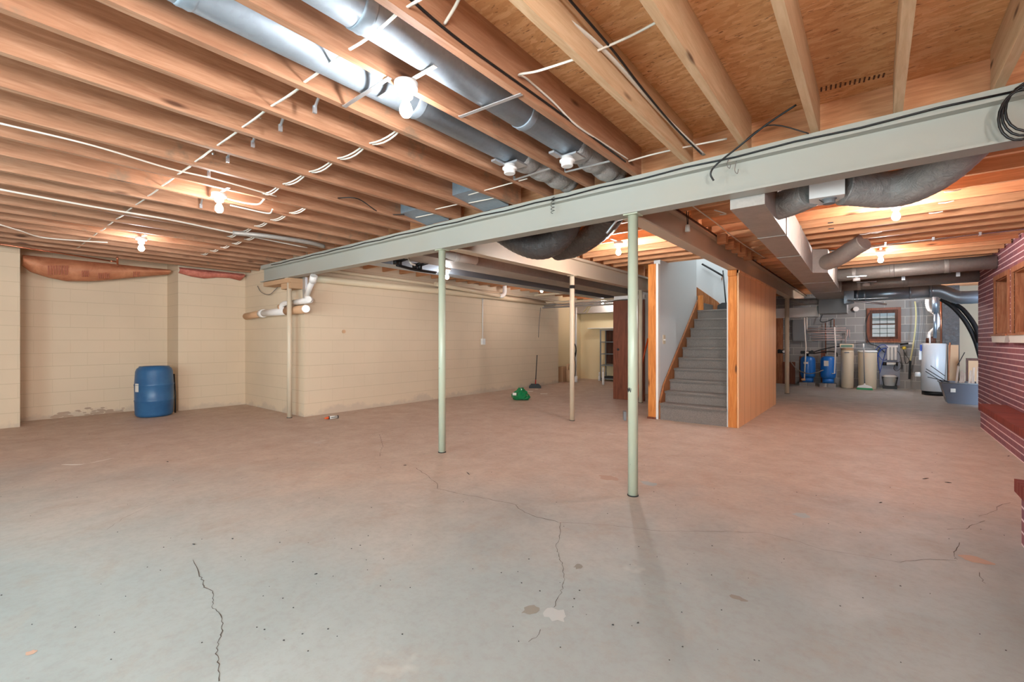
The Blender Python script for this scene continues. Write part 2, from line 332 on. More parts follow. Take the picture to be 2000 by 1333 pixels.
#@@BODY
ORD = ['first', 'second', 'third', 'fourth', 'fifth', 'sixth', 'seventh', 'eighth', 'ninth', 'tenth', 'eleventh', 'twelfth', 'thirteenth', 'fourteenth', 'fifteenth', 'sixteenth', 'seventeenth', 'eighteenth', 'nineteenth', 'twentieth',
       'twenty-first', 'twenty-second', 'twenty-third', 'twenty-fourth', 'twenty-fifth', 'twenty-sixth', 'twenty-seventh', 'twenty-eighth', 'twenty-ninth', 'thirtieth', 'thirty-first', 'thirty-second']
ZJ = 2.476; ZT = 2.711; BB = 2.197
# ================================================================== SETTING
fl = struct('floor', M().box(-10.4, 3.7, -3.3, 15.3, -0.12, 0), M_FLOOR)
def crack(pix, w=.0045, jit=.006):
    pts = [at(x, y, Z=0.0) for x, y in pix]; out = []
    for i in range(len(pts) - 1):
        k = max(2, int((pts[i + 1] - pts[i]).length / (.018 if pts[i].length < 3 else .04)))
        for j in range(k):
            p = pts[i].lerp(pts[i + 1], j / k); out.append(p + Vector((random.uniform(-jit, jit), random.uniform(-jit, jit), 0)))
    out.append(pts[-1]); vs = []; fs = []
    for i, p in enumerate(out):
        t = (out[min(i + 1, len(out) - 1)] - out[max(i - 1, 0)]).normalized(); s = Vector((-t.y, t.x, 0)) * (w * random.uniform(.35, 1.0) / 2)
        vs += [p + s + Vector((0, 0, .0012)), p - s + Vector((0, 0, .0012))]
        if i: fs.append((2 * i - 2, 2 * i - 1, 2 * i + 1, 2 * i))
    m = M(); m.add(vs, fs); return build('crack', m, M_CRACK, fl)
crack([(379, 1095), (392, 1128), (402, 1152), (418, 1156), (414, 1186), (433, 1206), (431, 1246), (422, 1280), (430, 1318), (428, 1333)])
crack([(812, 916), (836, 932), (852, 945), (855, 956), (895, 966), (952, 976), (1005, 987), (1024, 1003), (1050, 1012), (1085, 1020), (1090, 1022)])
crack([(1090, 1022), (1180, 1027), (1300, 1040), (1420, 1040), (1490, 1043), (1560, 1060), (1610, 1076), (1690, 1088), (1757, 1100), (1800, 1094), (1868, 1097)], .003)
crack([(1094, 1022), (1093, 1050), (1086, 1070), (1098, 1105), (1103, 1130), (1095, 1160), (1082, 1188)], .003)
crack([(1972, 984), (1950, 990), (1948, 998), (1928, 1006), (1912, 1010)], .004); crack([(1922, 1019), (1895, 1030), (1889, 1035), (1850, 1036)], .004)
crack([(741, 850), (748, 872), (744, 882), (742, 893)], .004); crack([(1910, 1120), (1918, 1135), (1925, 1142)], .004)
crack([(1057, 1232), (1046, 1246), (1032, 1256)], .003); crack([(210, 1035), (240, 1015), (290, 990), (340, 975)], .002)
crack([(1873, 1062), (1868, 1078), (1862, 1082), (1870, 1095)], .004)
struct('ceiling', M().box(-10.4, 3.7, -3.3, 7.3, ZT, ZT + .02).box(-10.4, -3.5, 7.3, 15.3, ZT, ZT + .02).box(-1.62, 3.7, 7.3, 15.3, ZT, ZT + .02).box(-3.5, -1.62, 9.95, 15.3, ZT, ZT + .02).box(-3.5, -2.78, 7.3, 8.74, ZT, ZT + .02), M_OSB)
# left wall with two piers and the step of the foundation
struct('wall_left', M().box(-10.25, -9.95, .62, 2.46, 0, ZT).box(-10.25, -9.35, -3.1, .62, 0, ZT).box(-10.25, -9.33, 2.46, 3.82, 0, ZT), M_WY)
struct('wall_step', M().box(-9.33, -7.052, 3.52, 3.82, 0, ZT), M_WX)
struct('wall_side', M().box(-7.35, -7.05, 3.521, 10.9, 0, ZT), M_WY)
struct('wall_utility', M().box(-7.62, -7.36, 10.9, 12.7, 0, ZT).box(-7.62, -2.75, 12.7, 12.9, 0, ZT), M_YEL)
struct('wall_back', M().box(-2.75, -.16, 15.05, 15.3, 0, ZT).box(.52, 1.42, 15.05, 15.3, 0, ZT).box(-.16, .52, 15.05, 15.3, 0, 1.2).box(-.16, .52, 15.05, 15.3, 2.06, ZT).box(-2.95, -2.75, 9.95, 15.3, 0, ZT), M_GREYB)
struct('wall_back_right', M().box(1.42, 3.7, 15.05, 15.3, 0, ZT), M_TAN)
struct('wall_rear', M().box(-10.25, -4.8, -3.3, -3.1, 0, ZT).box(-.4, 3.7, -3.3, -3.1, 0, ZT).box(-4.8, -.4, -3.3, -3.1, 2.2, ZT), M_WX)
struct('wall_right', M().box(3.5, 3.7, -3.1, 7.4, 0, ZT).box(3.5, 3.7, 9.6, 15.05, 0, ZT).box(3.5, 3.7, 7.4, 9.6, 2.2, ZT), M_TAN)
# brick wall (fireplace side) with two boxed niches
BX = 1.4
NY = [(8.84, 9.70), (7.74, 8.58)]; NZ = (1.30, 2.10)
bw = M().box(BX, BX + .4, -3.1, -2.4, 0, ZT).box(BX, BX + .4, -.8, 7.74, 0, ZT).box(BX, BX + .4, -2.4, -.8, 0, 1.15).box(BX, BX + .4, -2.4, -.8, 2.1, ZT).box(BX, BX + .4, 8.58, 8.84, 0, ZT).box(BX, BX + .4, 9.70, 11.15, 0, ZT)
for a, b in NY: bw.box(BX, BX + .4, a, b, 0, NZ[0]).box(BX, BX + .4, a, b, NZ[1], ZT)
bwo = struct('wall_brick', bw, M_BRICK)
struct('trim_1', M().box(1.15, BX, 4.03, 8.98, 0, .26), M_BRICK)
struct('trim_2', M().box(1.13, BX, 4.03, 9.0, .26, .335), M_BRICKTOP)
hb = struct('trim_3', M().box(.68, BX, 1.6, 3.98, 0, .305), M_BRICK)
struct('trim_4', M().box(.655, BX, 1.6, 4.01, .305, .38), M_BRICKTOP)
w2 = struct('window_2', M().box(BX + .1, BX + .16, -2.4, -2.34, 1.15, 2.1).box(BX + .1, BX + .16, -.86, -.8, 1.15, 2.1).box(BX + .1, BX + .16, -2.34, -.86, 2.04, 2.1).box(BX + .1, BX + .16, -2.34, -.86, 1.15, 1.21).box(BX + .1, BX + .16, -1.62, -1.58, 1.21, 2.04), M_TRIMW)
def niche(i, y0, y1, lab, panel):
    t = thing('niche_box', lab, 'wooden box', (BX, (y0 + y1) / 2, NZ[0]), 'cedar niche boxes in the brick wall')
    z0, z1 = NZ; d = .3
    build('lining', M().box(BX + .005, BX + d, y0, y0 + .02, z0, z1).box(BX + .005, BX + d, y1 - .02, y1, z0, z1).box(BX + .005, BX + d, y0, y1, z1 - .02, z1).box(BX + .005, BX + d, y0, y1, z0, z0 + .02), M_CEDAR, t)
    build('back_board', M().box(BX + d, BX + d + .02, y0, y1, z0, z1), M_JPALE if panel else M_CEDAR, t)
    build('casing', M().box(BX - .02, BX - .001, y0 - .05, y0 + .02, z0, z1 + .06).box(BX - .02, BX - .001, y1 - .02, y1 + .05, z0, z1 + .06).box(BX - .02, BX - .001, y0 + .02, y1 - .02, z1 - .01, z1 + .06), M_CEDAR, t)
    build('sill', M().box(BX - .05, BX + .05, y0 - .06, y1 + .06, z0 - .02, z0 + .004), M_CEDAR, t)
    build('apron', M().prism([(y0 - .04, z0 - .02), (y1 + .04, z0 - .02), (y1 - .02, z0 - .115), (y0 + .02, z0 - .115)], BX - .04, BX - .001, 'x'), M_PAPER, t)['label'] = 'cream painted apron'
niche(0, *NY[0], 'cedar-lined niche box in the brick wall, farther one with a dark cedar back', False)
niche(1, *NY[1], 'niche box in the brick wall nearest the right edge, with a pale pine back', True)
# stair enclosure
struct('wall_stair_left', M().box(-2.70, -2.60, 6.92, 8.76, 0, 2.47).box(-2.70, -2.60, 7.31, 8.76, 2.47, 4.3).box(-4.2, -2.60, 8.70, 8.76, 2.735, 4.3), M_DRY)
struct('wall_stair_right', M().box(-1.615, -1.60, 6.83, 9.9, 0, 2.19).box(-1.615, -1.60, 6.83, 9.9, 2.48, 4.3), M_DRY)
struct('wall_stair_back', M().box(-4.2, -1.6, 9.9, 10.0, 0, 4.3), M_DRY)
struct('wall_stair_end', M().box(-4.26, -4.2, 8.7, 10.0, 2.73, 4.3).box(-2.70, -1.6, 7.24, 7.30, 2.73, 4.3).box(-4.26, -1.6, 7.24, 10.0, 4.301, 4.34), M_DRY)
struct('wall_panelled', M().box(-1.485, -1.465, 6.83, 9.87, 0, 2.19).box(-1.485, -1.455, 6.83, 9.87, 2.15, 2.19), M_PANEL)
struct('wall_partition', M().box(-3.50, -2.72, 8.70, 8.76, 0, 2.46).box(-2.78, -2.71, 6.98, 8.7, 0, 2.46), M_DOOR)
struct('baseboard_partition', M().box(-3.50, -2.78, 8.675, 8.70, 0, .05), M_TRIMW)
t = thing('stud_jamb', 'orange pine stud jamb at the left side of the stair opening', 'stud', (-2.70, 6.86, 0))
build('stud', M().box(-2.752, -2.632, 6.82, 6.90, 0, 2.40), M_STUD, t); build('plaster_edge', M().box(-2.632, -2.598, 6.83, 6.915, 0, 2.40), M_TRIMW, t); build('bottom_plate', M().box(-2.76, -2.63, 6.80, 6.95, 0, .03), M_DOOR, t)
t = thing('stud_jamb', 'orange pine stud jamb at the right side of the stair opening, beside the panelling', 'stud', (-1.53, 6.86, 0))
build('stud', M().box(-1.598, -1.487, 6.82, 6.90, 0, 2.15), M_STUD, t); build('top_block', M().box(-1.598, -1.487, 6.80, 6.90, 2.11, 2.193), M_STUD, t)
tag(build('door_panel', M().obox((-3.90, 8.66, 1.02), (.66, .035, 2.03), .06), M_DOOR), 'tall plain brown door slab standing beside the shelving', 'door')
d = COL.objects['door_panel']; build('knob_hole', M().tube([(-4.12, 8.63, 1.03), (-4.12, 8.615, 1.03)], .025, 12), M_BLACK, d)
solo('header_board', M().box(-4.22, -3.56, 8.64, 8.68, 2.06, 2.13), M_TRIMW, 'white painted header board above the brown door', 'board')
# ---- window in the block wall and the yard behind it
wf = M().box(-.16, -.10, 15.0, 15.12, 1.2, 2.06).box(.46, .52, 15.0, 15.12, 1.2, 2.06).box(-.10, .46, 15.0, 15.12, 1.2, 1.26).box(-.10, .46, 15.0, 15.12, 2.0, 2.06)
wi = struct('window_1', wf, M_DOOR); wi['label'] = 'brown timber window in the grey block wall'
sash_ = build('sash', M().box(-.10, -.045, 15.03, 15.07, 1.26, 2.0).box(.405, .46, 15.03, 15.07, 1.26, 2.0).box(-.045, .405, 15.03, 15.07, 1.26, 1.315).box(-.045, .405, 15.03, 15.07, 1.92, 2.0).box(-.045, .405, 15.03, 15.07, 1.62, 1.645), M_BROWN, wi)
build('glazing_bar', M().box(.10, .112, 15.035, 15.05, 1.31, 1.93).box(.245, .257, 15.035, 15.05, 1.31, 1.93).box(-.045, .405, 15.035, 15.05, 1.765, 1.777), M_BLACK, sash_)
build('pane', M().box(-.045, .405, 15.052, 15.056, 1.31, 1.93), M_GLASS, sash_)
build('sill', M().box(-.16, .52, 14.98, 15.05, 1.165, 1.2), M_CEDAR, wi)
struct('ground_outside', M().box(-6, 8, 15.4, 26, .3, .5), M_GRASS)
sd = M()
for i in range(9): sd.prism([(19.0, .5 + i * .16), (18.97, .5 + i * .16), (19.0, .66 + i * .16)], -3, 4, 'x')
sd.box(-3, 4, 19.0, 19.1, .5, 1.94).box(-3, 4, 18.9, 19.2, 1.94, 2.0)
solo('garden_shed', sd, M_SIDING, 'grey clapboard shed seen through the lower half of the window', 'shed')
hm = M()
for i in range(420):
    c = Vector((random.uniform(-3, 4), random.uniform(20.5, 22), random.uniform(1.6, 4.6))); a = random.uniform(0, 6); r = random.uniform(.12, .3)
    R = Matrix.Rotation(a, 3, Vector((random.random(), random.random(), random.random())).normalized())
    hm.add([c + R @ Vector(p) * r for p in ((-1, 0, 0), (0, -.5, .1), (1, 0, 0), (0, .5, .1))], [(0, 1, 2, 3)])
tag(build('hedge', hm, M_HEDGE), 'sunlit leafy hedge seen through the top of the window', 'hedge')
# ---- glass doors letting the daylight in
dr = struct('door_1', M().box(-4.8, -4.74, -3.25, -3.15, 0, 2.2).box(-.46, -.4, -3.25, -3.15, 0, 2.2).box(-2.63, -2.57, -3.25, -3.15, 0, 2.2).box(-4.8, -.4, -3.25, -3.15, 2.14, 2.2), M_TRIMW)
dr = struct('door_2', M().box(3.55, 3.65, 7.4, 7.46, 0, 2.2).box(3.55, 3.65, 9.54, 9.6, 0, 2.2).box(3.55, 3.65, 8.47, 8.53, 0, 2.14).box(3.55, 3.65, 7.46, 9.54, 2.14, 2.2), M_TRIMW)

def stain(px, py, rx, ry, mt, seed, n=14):
    rr = random.Random(seed); c = at(px, py, Z=0.0); r2 = [(cos(2 * pi * k / n) * rx * rr.uniform(.6, 1.25), sin(2 * pi * k / n) * ry * rr.uniform(.6, 1.25)) for k in range(n)]
    build('floor_stain', M().add([c + Vector((a, b, .0008)) for a, b in r2], [tuple(range(n))]), mt, fl)
M_ST1 = mat('pale_patch', rgb(172, 176, 174), .8); M_ST2 = mat('brown_patch', rgb(136, 132, 122), .8); M_ST3 = mat('rusty_patch', rgb(184, 152, 132), .8)
stain(1085, 1203, .055, .05, M_ST1, 3); stain(1035, 1194, .035, .045, M_ST2, 5); stain(1130, 1108, .03, .03, M_ST2, 8); stain(1440, 1170, .05, .02, M_ST2, 12)
stain(1566, 1008, .06, .05, M_ST1, 4); stain(1905, 1095, .07, .05, M_ST3, 6); stain(60, 1277, .02, .02, M_ST3, 7); stain(1190, 935, .10, .07, M_ST3, 9); stain(1268, 946, .07, .05, M_ST1, 10)
# ================================================================== JOISTS
def joist_y(x, y0, y1, w=.04): return M().box(x, x + w, y0, y1, ZJ, ZT - .001)
XS = [.466, .082, -.302, -.682, -1.06, -1.45, -1.855, -2.26, -2.628, -3.02, -3.425, -3.86, -4.255, -4.672, -5.098, -5.51, -5.91, -6.32, -6.72, -7.12, -7.52, -7.92, -8.31, -8.70, -9.08]
for i, x in enumerate(XS):
    if i <= 4: lab = 'pale pine joist under the strand board, %s from the right edge of the photo' % ORD[i]; mt = M_JPALE
    elif i == 5: lab = 'wooden joist just right of the right-hand round silver duct'; mt = M_JY
    elif i == 6: lab = 'wooden joist running between the two round silver ducts overhead'; mt = M_JY
    else: lab = 'wooden ceiling joist left of both round silver ducts, %s one out from them' % ORD[i - 7]; mt = M_JY
    tag(build('ceiling_joist', joist_y(x, -3.0, 3.36 if x > -8.1 else 3.5), mt), lab, 'joist', 'joists over the front of the room')
YS = [3.46, 3.70, 4.07, 4.46, 4.86, 5.24, 5.64, 6.03, 6.36, 6.72, 7.08, 7.45, 7.84, 8.22, 8.6, 9.0, 9.4, 9.8, 10.2, 10.6, 11.0, 11.4, 11.8, 12.2, 12.6, 13.0, 13.4, 13.8, 14.2, 14.6]
for i, y in enumerate(YS):
    x1 = 3.45 if y > 11.2 else 1.38
    tag(build('ceiling_joist', M().box(-1.5, x1, y, y + .04, ZJ, ZT - .001), M_JX), 'orange-brown joist right of the staircase, %s back from the long steel beam' % ORD[i], 'joist', 'joists right of the staircase')
    if y < 7.2 or y > 10.1:
        tag(build('ceiling_joist', M().box(-3.5, -1.56, y + .06, y + .10, ZJ, ZT - .001), M_JX), 'orange-brown joist above the two middle posts, %s back from the long steel beam' % ORD[i], 'joist', 'joists between the two cross beams')
    if y < 12.4:
        tag(build('ceiling_joist', M().box(-7.04, -3.6, y + .11, y + .15, ZJ, ZT - .001), M_JX), 'orange-brown joist over the cream side wall, %s back from the long steel beam' % ORD[i], 'joist', 'joists over the cream side wall')
solo('header_joist', M().box(-2.78, -1.62, 7.255, 7.295, ZJ, ZT - .001), M_JX, 'doubled wooden header framing the open stairwell overhead', 'joist')
# ================================================================== STEEL BEAMS
def ibeam(axis, a, b, c, z0, z1, fw, tw=.012, tf=.014):
    prof = [(c - fw / 2, z0), (c + fw / 2, z0), (c + fw / 2, z0 + tf), (c + tw / 2, z0 + tf), (c + tw / 2, z1 - tf), (c + fw / 2, z1 - tf), (c + fw / 2, z1), (c - fw / 2, z1), (c - fw / 2, z1 - tf), (c - tw / 2, z1 - tf), (c - tw / 2, z0 + tf), (c - fw / 2, z0 + tf)]
    return M().prism(prof, a, b, axis)
t = thing('steel_beam', 'long pale green painted steel I-beam crossing the whole room', 'beam', (-3.3, 3.345, BB))
build('beam_body', ibeam('x', -8.07, 1.38, 3.345, BB, 2.425, .135), M_BEAM, t)
build('sill_plate', M().box(-8.07, 1.38, 3.285, 3.41, 2.427, ZJ - .001), M_BEAM, t)['label'] = 'grey-green painted wood plate'
solo('steel_beam', ibeam('y', 3.43, 12.6, -3.57, BB, 2.45, .13).box(-3.63, -3.51, 3.43, 12.6, 2.452, ZJ - .001), M_BEAM2, 'cream painted steel cross beam over the two middle posts', 'beam')
t = thing('steel_beam', 'brown-grey steel cross beam running over the stair opening and panelling', 'beam', (-1.535, 9, BB))
build('beam_body', ibeam('y', 3.43, 14.95, -1.535, BB, 2.45, .13), M_BEAM2, t)
build('sill_plate', M().box(-1.60, -1.47, 3.43, 14.95, 2.452, ZJ - .001), M_BROWN, t)
# ================================================================== POSTS
def post(x, y, r, mt, lab, clamp=False, plates=True):
    t = thing('support_post', lab, 'post', (x, y, 0), 'round steel support posts')
    build('column', M().lathe([(r, .008), (r, BB - .010)], (x, y, 0), 20), mt, t)
    build('base_ring', M().lathe([(r * 1.12, 0), (r * 1.12, .008)], (x, y, 0), 16), M_DARK, t)
    build('cap_plate', M().box(x - r * 1.5, x + r * 1.5, y - r * 1.4, y + r * 1.4, BB - .009, BB - .001), mt, t)
    if clamp: build('pipe_clamp', M().lathe([(r * 1.12, 0), (r * 1.12, .05)], (x, y, 2.0), 16).box(x + .02, x + .06, y - r * 1.6, y - r * .9, 2.01, 2.04), M_BLACK, t)
    return t
P1 = post(-1.473, 3.345, .0385, M_POSTG, 'chipped pale green steel post nearest the camera with black scribble')
post(-3.658, 3.345, .0385, M_POSTG, 'pale green steel post under the long beam, left of the nearest one')
post(-7.17, 3.345, .036, M_POSTC, 'cream post at the far left end of the long beam, by the white drain pipe')
post(-3.569, 5.9, .036, M_POSTC, 'cream post with a black clamp near its top, in the middle of the room', True)
post(-3.564, 8.45, .040, M_POSTC, 'cream post standing in front of the brown door slab')
post(-1.565, 12.03, .045, M_POSTC, 'slim cream post behind the panelled stair wall')
sq = spline([(-.9, 0, .1), (-.6, 0, .7), (-.2, 0, .1), (0, 0, .8), (.3, 0, .2), (.5, 0, .8), (.8, 0, .1), (1, 0, .7)], 5)
def onpost(p, z, sc_): a = -.55 * pi + p.x * .55; return Vector((-1.473 + cos(a - .35) * .0393, 3.345 + sin(a - .35) * .0393, z + p.z * sc_))
build('marker_scribble', M().tube([onpost(p, .805, .05) for p in sq], .0018, 5), M_BLACK, P1)
# ================================================================== LIGHTS
def lamp(x, y, lab, zl=ZJ):
    t = thing('bulb_light', lab, 'light', (x, y, zl), 'bare bulb ceiling lights')
    dx, dy = (.215, .012) if y < 3.4 else (.012, .215)
    build('mounting_strap', M().box(x - dx, x + dx, y - dy, y + dy, ZJ - .004, ZJ - .0015), M_GALVD, t)
    if zl < ZJ - .01: build('junction_box', M().lathe([(.05, zl - .0015), (.05, ZJ - .0045)], (x, y, 0), 8), M_GALVD, t)
    h_ = build('lamp_holder', M().lathe([(.028, -.078), (.034, -.07), (.034, -.045), (.056, -.038), (.058, -.0045)], (x, y, zl), 20), M_WHITE, t)
    build('bulb', M().lathe([(.004, -.172), (.018, -.168), (.029, -.152), (.031, -.136), (.026, -.115), (.016, -.098), (.014, -.08)], (x, y, zl), 14), M_BULB2 if (y > 3.4 and x > -3) else M_BULB, h_)
LP = [((793, 218), 'bare bulb on white holder nearest the camera, beneath the round silver ducts'), ((428, 410), 'bare bulb in the middle of the row over the left front area'),
      ((276, 487), 'bare bulb above the blue barrel, near the left wall'), ((873, 543), 'bare bulb seen just right of the second green post'),
      ((1058, 570), 'bare bulb before the far end of the cream side wall'), ((1177, 595), 'bare bulb farthest back, over the shelving corner'),
      ((1208, 495), 'bare bulb between the nearest green post and the second one, over the middle'), ((1750, 425), 'bare bulb glaring beneath the grey wrapped duct at the upper right'),
      ((1720, 510), 'bare bulb farther back on the right, above the utility corner')]
LX = []
LP.append(((0, 0), 'added unseen bulb for the utility corner, behind the blue-grey duct'))  # unseen bulb added to brighten the utility corner
HID = [Vector((.35, 13.42, 0)), Vector((.25, -1.0, 0)), Vector((-2.6, -1.5, 0)), Vector((-5.7, -1.5, 0))]
for q_ in ('added unseen bulb just behind the camera, under the pale pine joists', 'added unseen bulb behind the camera, in line with the nearest one', 'added unseen bulb behind the camera, towards the left wall'): LP.append(((0, 0), q_))  # unseen bulbs added behind the camera for more light in the front zone
for (px, py), lab in LP:
    p = at(px, py, Z=2.335) if px else HID.pop(0); zl = ZJ
    if px == 873: p = at(px, py, Z=2.215); zl = 2.355
    if px == 1177: p = at(px, py, Y=11.9); zl = p.z + .14
    LX.append(p); lamp(p.x, p.y, lab, zl)
# ================================================================== STAIRS
t = thing('staircase', 'steep grey carpeted staircase climbing between white walls', 'staircase', (-2.1, 7.0, 0))
NYk = [6.80 + .2085 * k for k in range(10)]; NZk = [.253 + .1693 * k for k in range(10)]
for k in range(10):
    zb = 0 if k == 0 else NZk[k - 1]; y1 = NYk[k + 1] if k < 9 else 9.89
    build('step', M().box(-2.563, -1.617, NYk[k] + .03, y1 + .031 if k < 9 else 9.89, zb, NZk[k] - .03).box(-2.563, -1.617, NYk[k], y1 + .03 if k < 9 else 9.89, NZk[k] - .03, NZk[k] - .01)
          .tube([(-2.563, NYk[k] + .012, NZk[k] - .014), (-1.617, NYk[k] + .012, NZk[k] - .014)], .0145, 10).box(-2.563, -1.617, NYk[k] + .012, y1 + .03 if k < 9 else 9.89, NZk[k] - .012, NZk[k]), M_CARP, t)
sk = [(6.86, 0), (6.86, .26), (7.0, .50), (8.76, 1.96), (8.76, 0)]
build('skirt_board', M().prism(sk, -2.598, -2.565, 'x'), M_SKIRT, t)
build('skirt_cap', M().tube([(-2.58, 6.86, .27), (-2.58, 7.0, .51), (-2.58, 8.76, 1.965)], .014, 6), M_SKIRT, t)
build('newel_stud', M().box(-2.56, -2.47, 8.70, 8.755, 1.78, 2.05), M_STUD, t)
t = thing('upper_stairs', 'upper flight of grey carpeted steps turning left at the landing', 'staircase', (-3.0, 9.3, 1.777))
for k in range(4): build('step', M().box(-3.42, -2.60 - .2 * k, 8.765, 9.89, NZk[9] + .17 * k, NZk[9] + .17 * (k + 1)), M_CARP, t)
build('skirt_board', M().prism([(-2.40, 1.78), (-2.40, 1.88), (-2.52, 2.02), (-3.3, 2.64), (-3.42, 2.64), (-3.42, 1.78)], 9.87, 9.898, 'y'), M_SKIRT, t)
t = thing('handrail', 'dark metal handrail on the white wall above the stair landing', 'handrail', (-2.66, 9.82, 2.6))
build('rail', M().tube([at(1371, 517, Y=9.82), at(1390, 527.5, Y=9.82), at(1413, 541, Y=9.82)], .018, 8), M_DARK, t)
build('bracket', M().tube([at(1411, 541, Y=9.82), at(1410, 546, Y=9.86), at(1410, 548, Y=9.895)], .01, 6), M_COPPER, t)
t = thing('long_dustpan', 'black long-handled dustpan standing on the stair landing', 'dustpan', (-2.2, 9.3, 1.78))
a = at(1418, 598, Y=9.45); b = at(1412, 530, Y=9.7)
build('handle', M().tube([a, b], .012, 8), M_DARK, t)
q = at(1421, 607, Y=9.4); build('pan', M().prism([(a.x - .14, 1.785), (a.x - .13, 1.90), (a.x - .05, 1.945), (a.x + .05, 1.945), (a.x + .13, 1.90), (a.x + .14, 1.785)], 9.35, 9.52, 'y'), M_BLACK, t)
t = thing('handrail', 'short brown wooden handrail end inside the right stair wall', 'handrail', (-1.66, 7.4, .9))
build('rail', M().obox((-1.66, 7.35, .93), (.05, .42, .08), Matrix.Rotation(.68, 3, 'X')), M_CEDAR, t); build('bracket', M().tube([(-1.66, 7.25, .82), (-1.618, 7.22, .80)], .008, 6), M_WHITE, t)
t = thing('light_switch', 'almond double light switch on the left white stair wall', 'switch', (-2.615, 7.08, 1.21))
build('plate', M().box(-2.5995, -2.592, 7.03, 7.13, 1.16, 1.30), M_BEIGE, t); build('toggle', M().box(-2.592, -2.582, 7.05, 7.06, 1.215, 1.235), M_WHITE, t); build('toggle', M().box(-2.592, -2.582, 7.10, 7.11, 1.215, 1.235), M_WHITE, t)
# ================================================================== FRONT DUCTS
def rduct(name, lab, p, q, r, mt, rings=(), cat='duct', n=24):
    t = thing(name, lab, cat, p); p = Vector(p); q = Vector(q)
    build('duct_pipe', M().tube([p, q], r, n), mt, t)
    for f in rings:
        c = p.lerp(q, f); d = (q - p).normalized()
        build('collar', M().tube([c - d * .03, c - d * .02, c, c + d * .02, c + d * .03], [r * 1.015, r * 1.05, r * 1.03, r * 1.05, r * 1.015], n), mt, t)
    return t
D1 = rduct('round_duct', 'left round galvanised duct between the joists, with the bulb below it', (-2.03, -2.8, 2.575), (-2.03, 2.62, 2.575), .095, M_GALV, (.25, .62, .82))
D2 = rduct('round_duct', 'right round galvanised duct between the joists', (-1.635, -2.8, 2.575), (-1.635, 2.70, 2.575), .095, M_GALV, (.3, .70, .9))
for x, y, T in ((-2.03, 2.62, D1), (-1.635, 2.70, D2)):
    pts = [(x, y + .7 * i / 20, 2.575 - .02 * sin(i)) for i in range(21)]
    build('flexible_sleeve', M().tube(pts, .098, 22, ridge=.03), M_FLEXG, T)
def damper(x, y, lab):
    t = thing('damper_motor', lab, 'damper', (x, y, 2.42), 'white duct damper motors')
    build('bracket', M().box(x - .05, x + .08, y - .02, y + .1, 2.462, 2.474).box(x - .07, x - .03, y - .12, y - .02, 2.462, 2.476), M_SILV, t)
    build('drum', M().lathe([(.036, 0), (.040, .004), (.040, .03), (.052, .032), (.052, .042), (.040, .044), (.038, .065)], (x, y, 2.395), 22), M_WHITE, t)
damper(-2.02, 2.49, 'white round damper motor under the left silver duct'); damper(-1.63, 2.63, 'white round damper motor under the right silver duct')
def strap(a, b, lab, mt=None, wd=.022):
    a = Vector(a); b = Vector(b); d = (b - a).normalized(); s = Vector((-d.y, d.x, 0)) * wd / 2; h = Vector((0, 0, .002)); u = Vector((0, 0, .03))
    m = M().add([a - s - h, a + s - h, b + s - h, b - s - h, a - s + h, a + s + h, b + s + h, b - s + h], [(0, 3, 2, 1), (4, 5, 6, 7), (0, 1, 5, 4), (1, 2, 6, 5), (2, 3, 7, 6), (3, 0, 4, 7)])
    e = a - d * .003; m.add([a - s - h, a + s - h, a + s + u, a - s + u, e - s - h, e + s - h, e + s + u, e - s + u], [(0, 1, 2, 3), (7, 6, 5, 4), (0, 4, 5, 1), (3, 2, 6, 7), (1, 5, 6, 2), (0, 3, 7, 4)])
    return solo('hanger_strap', m, mt or M_SILV, lab, 'strap', 'metal duct hanger straps')
strap((-1.82, 1.80, 2.471), (-1.405, 1.83, 2.471), 'bright metal hanger strap under the right round duct, nearest the camera')
strap((-2.225, 1.33, 2.471), (-1.81, 1.32, 2.471), 'dark metal hanger strap under the left round duct, beside the bulb')
strap((-2.20, 2.77, 2.471), (-1.85, 2.75, 2.471), 'bright metal strap under the sleeve of the left round duct')
strap((-1.80, 2.88, 2.471), (-1.45, 2.90, 2.471), 'bright metal strap under the sleeve of the right round duct')
# sheet metal boots beside the long beam
def boot(x0, x1, y0, lab):
    m = M().add([(x0, y0, ZJ + .05), (x1, y0, ZJ + .05), (x1 + .0, 3.27, ZJ - .002), (x0, 3.27, ZJ - .002), (x0, y0, ZT - .01), (x1, y0, ZT - .01), (x1, 3.27, ZT - .01), (x0, 3.27, ZT - .01)],
                [(0, 3, 2, 1), (4, 5, 6, 7), (0, 1, 5, 4), (1, 2, 6, 5), (2, 3, 7, 6), (3, 0, 4, 7)])
    solo('duct_boot', m, M_GALV, lab, 'duct boot', 'galvanised duct boots by the long beam')
boot(-2.98, -2.665, 2.85, 'galvanised duct boot between joists beside the long beam, nearer the camera'); boot(-3.82, -3.47, 2.92, 'galvanised duct boot between joists beside the long beam, farther left')
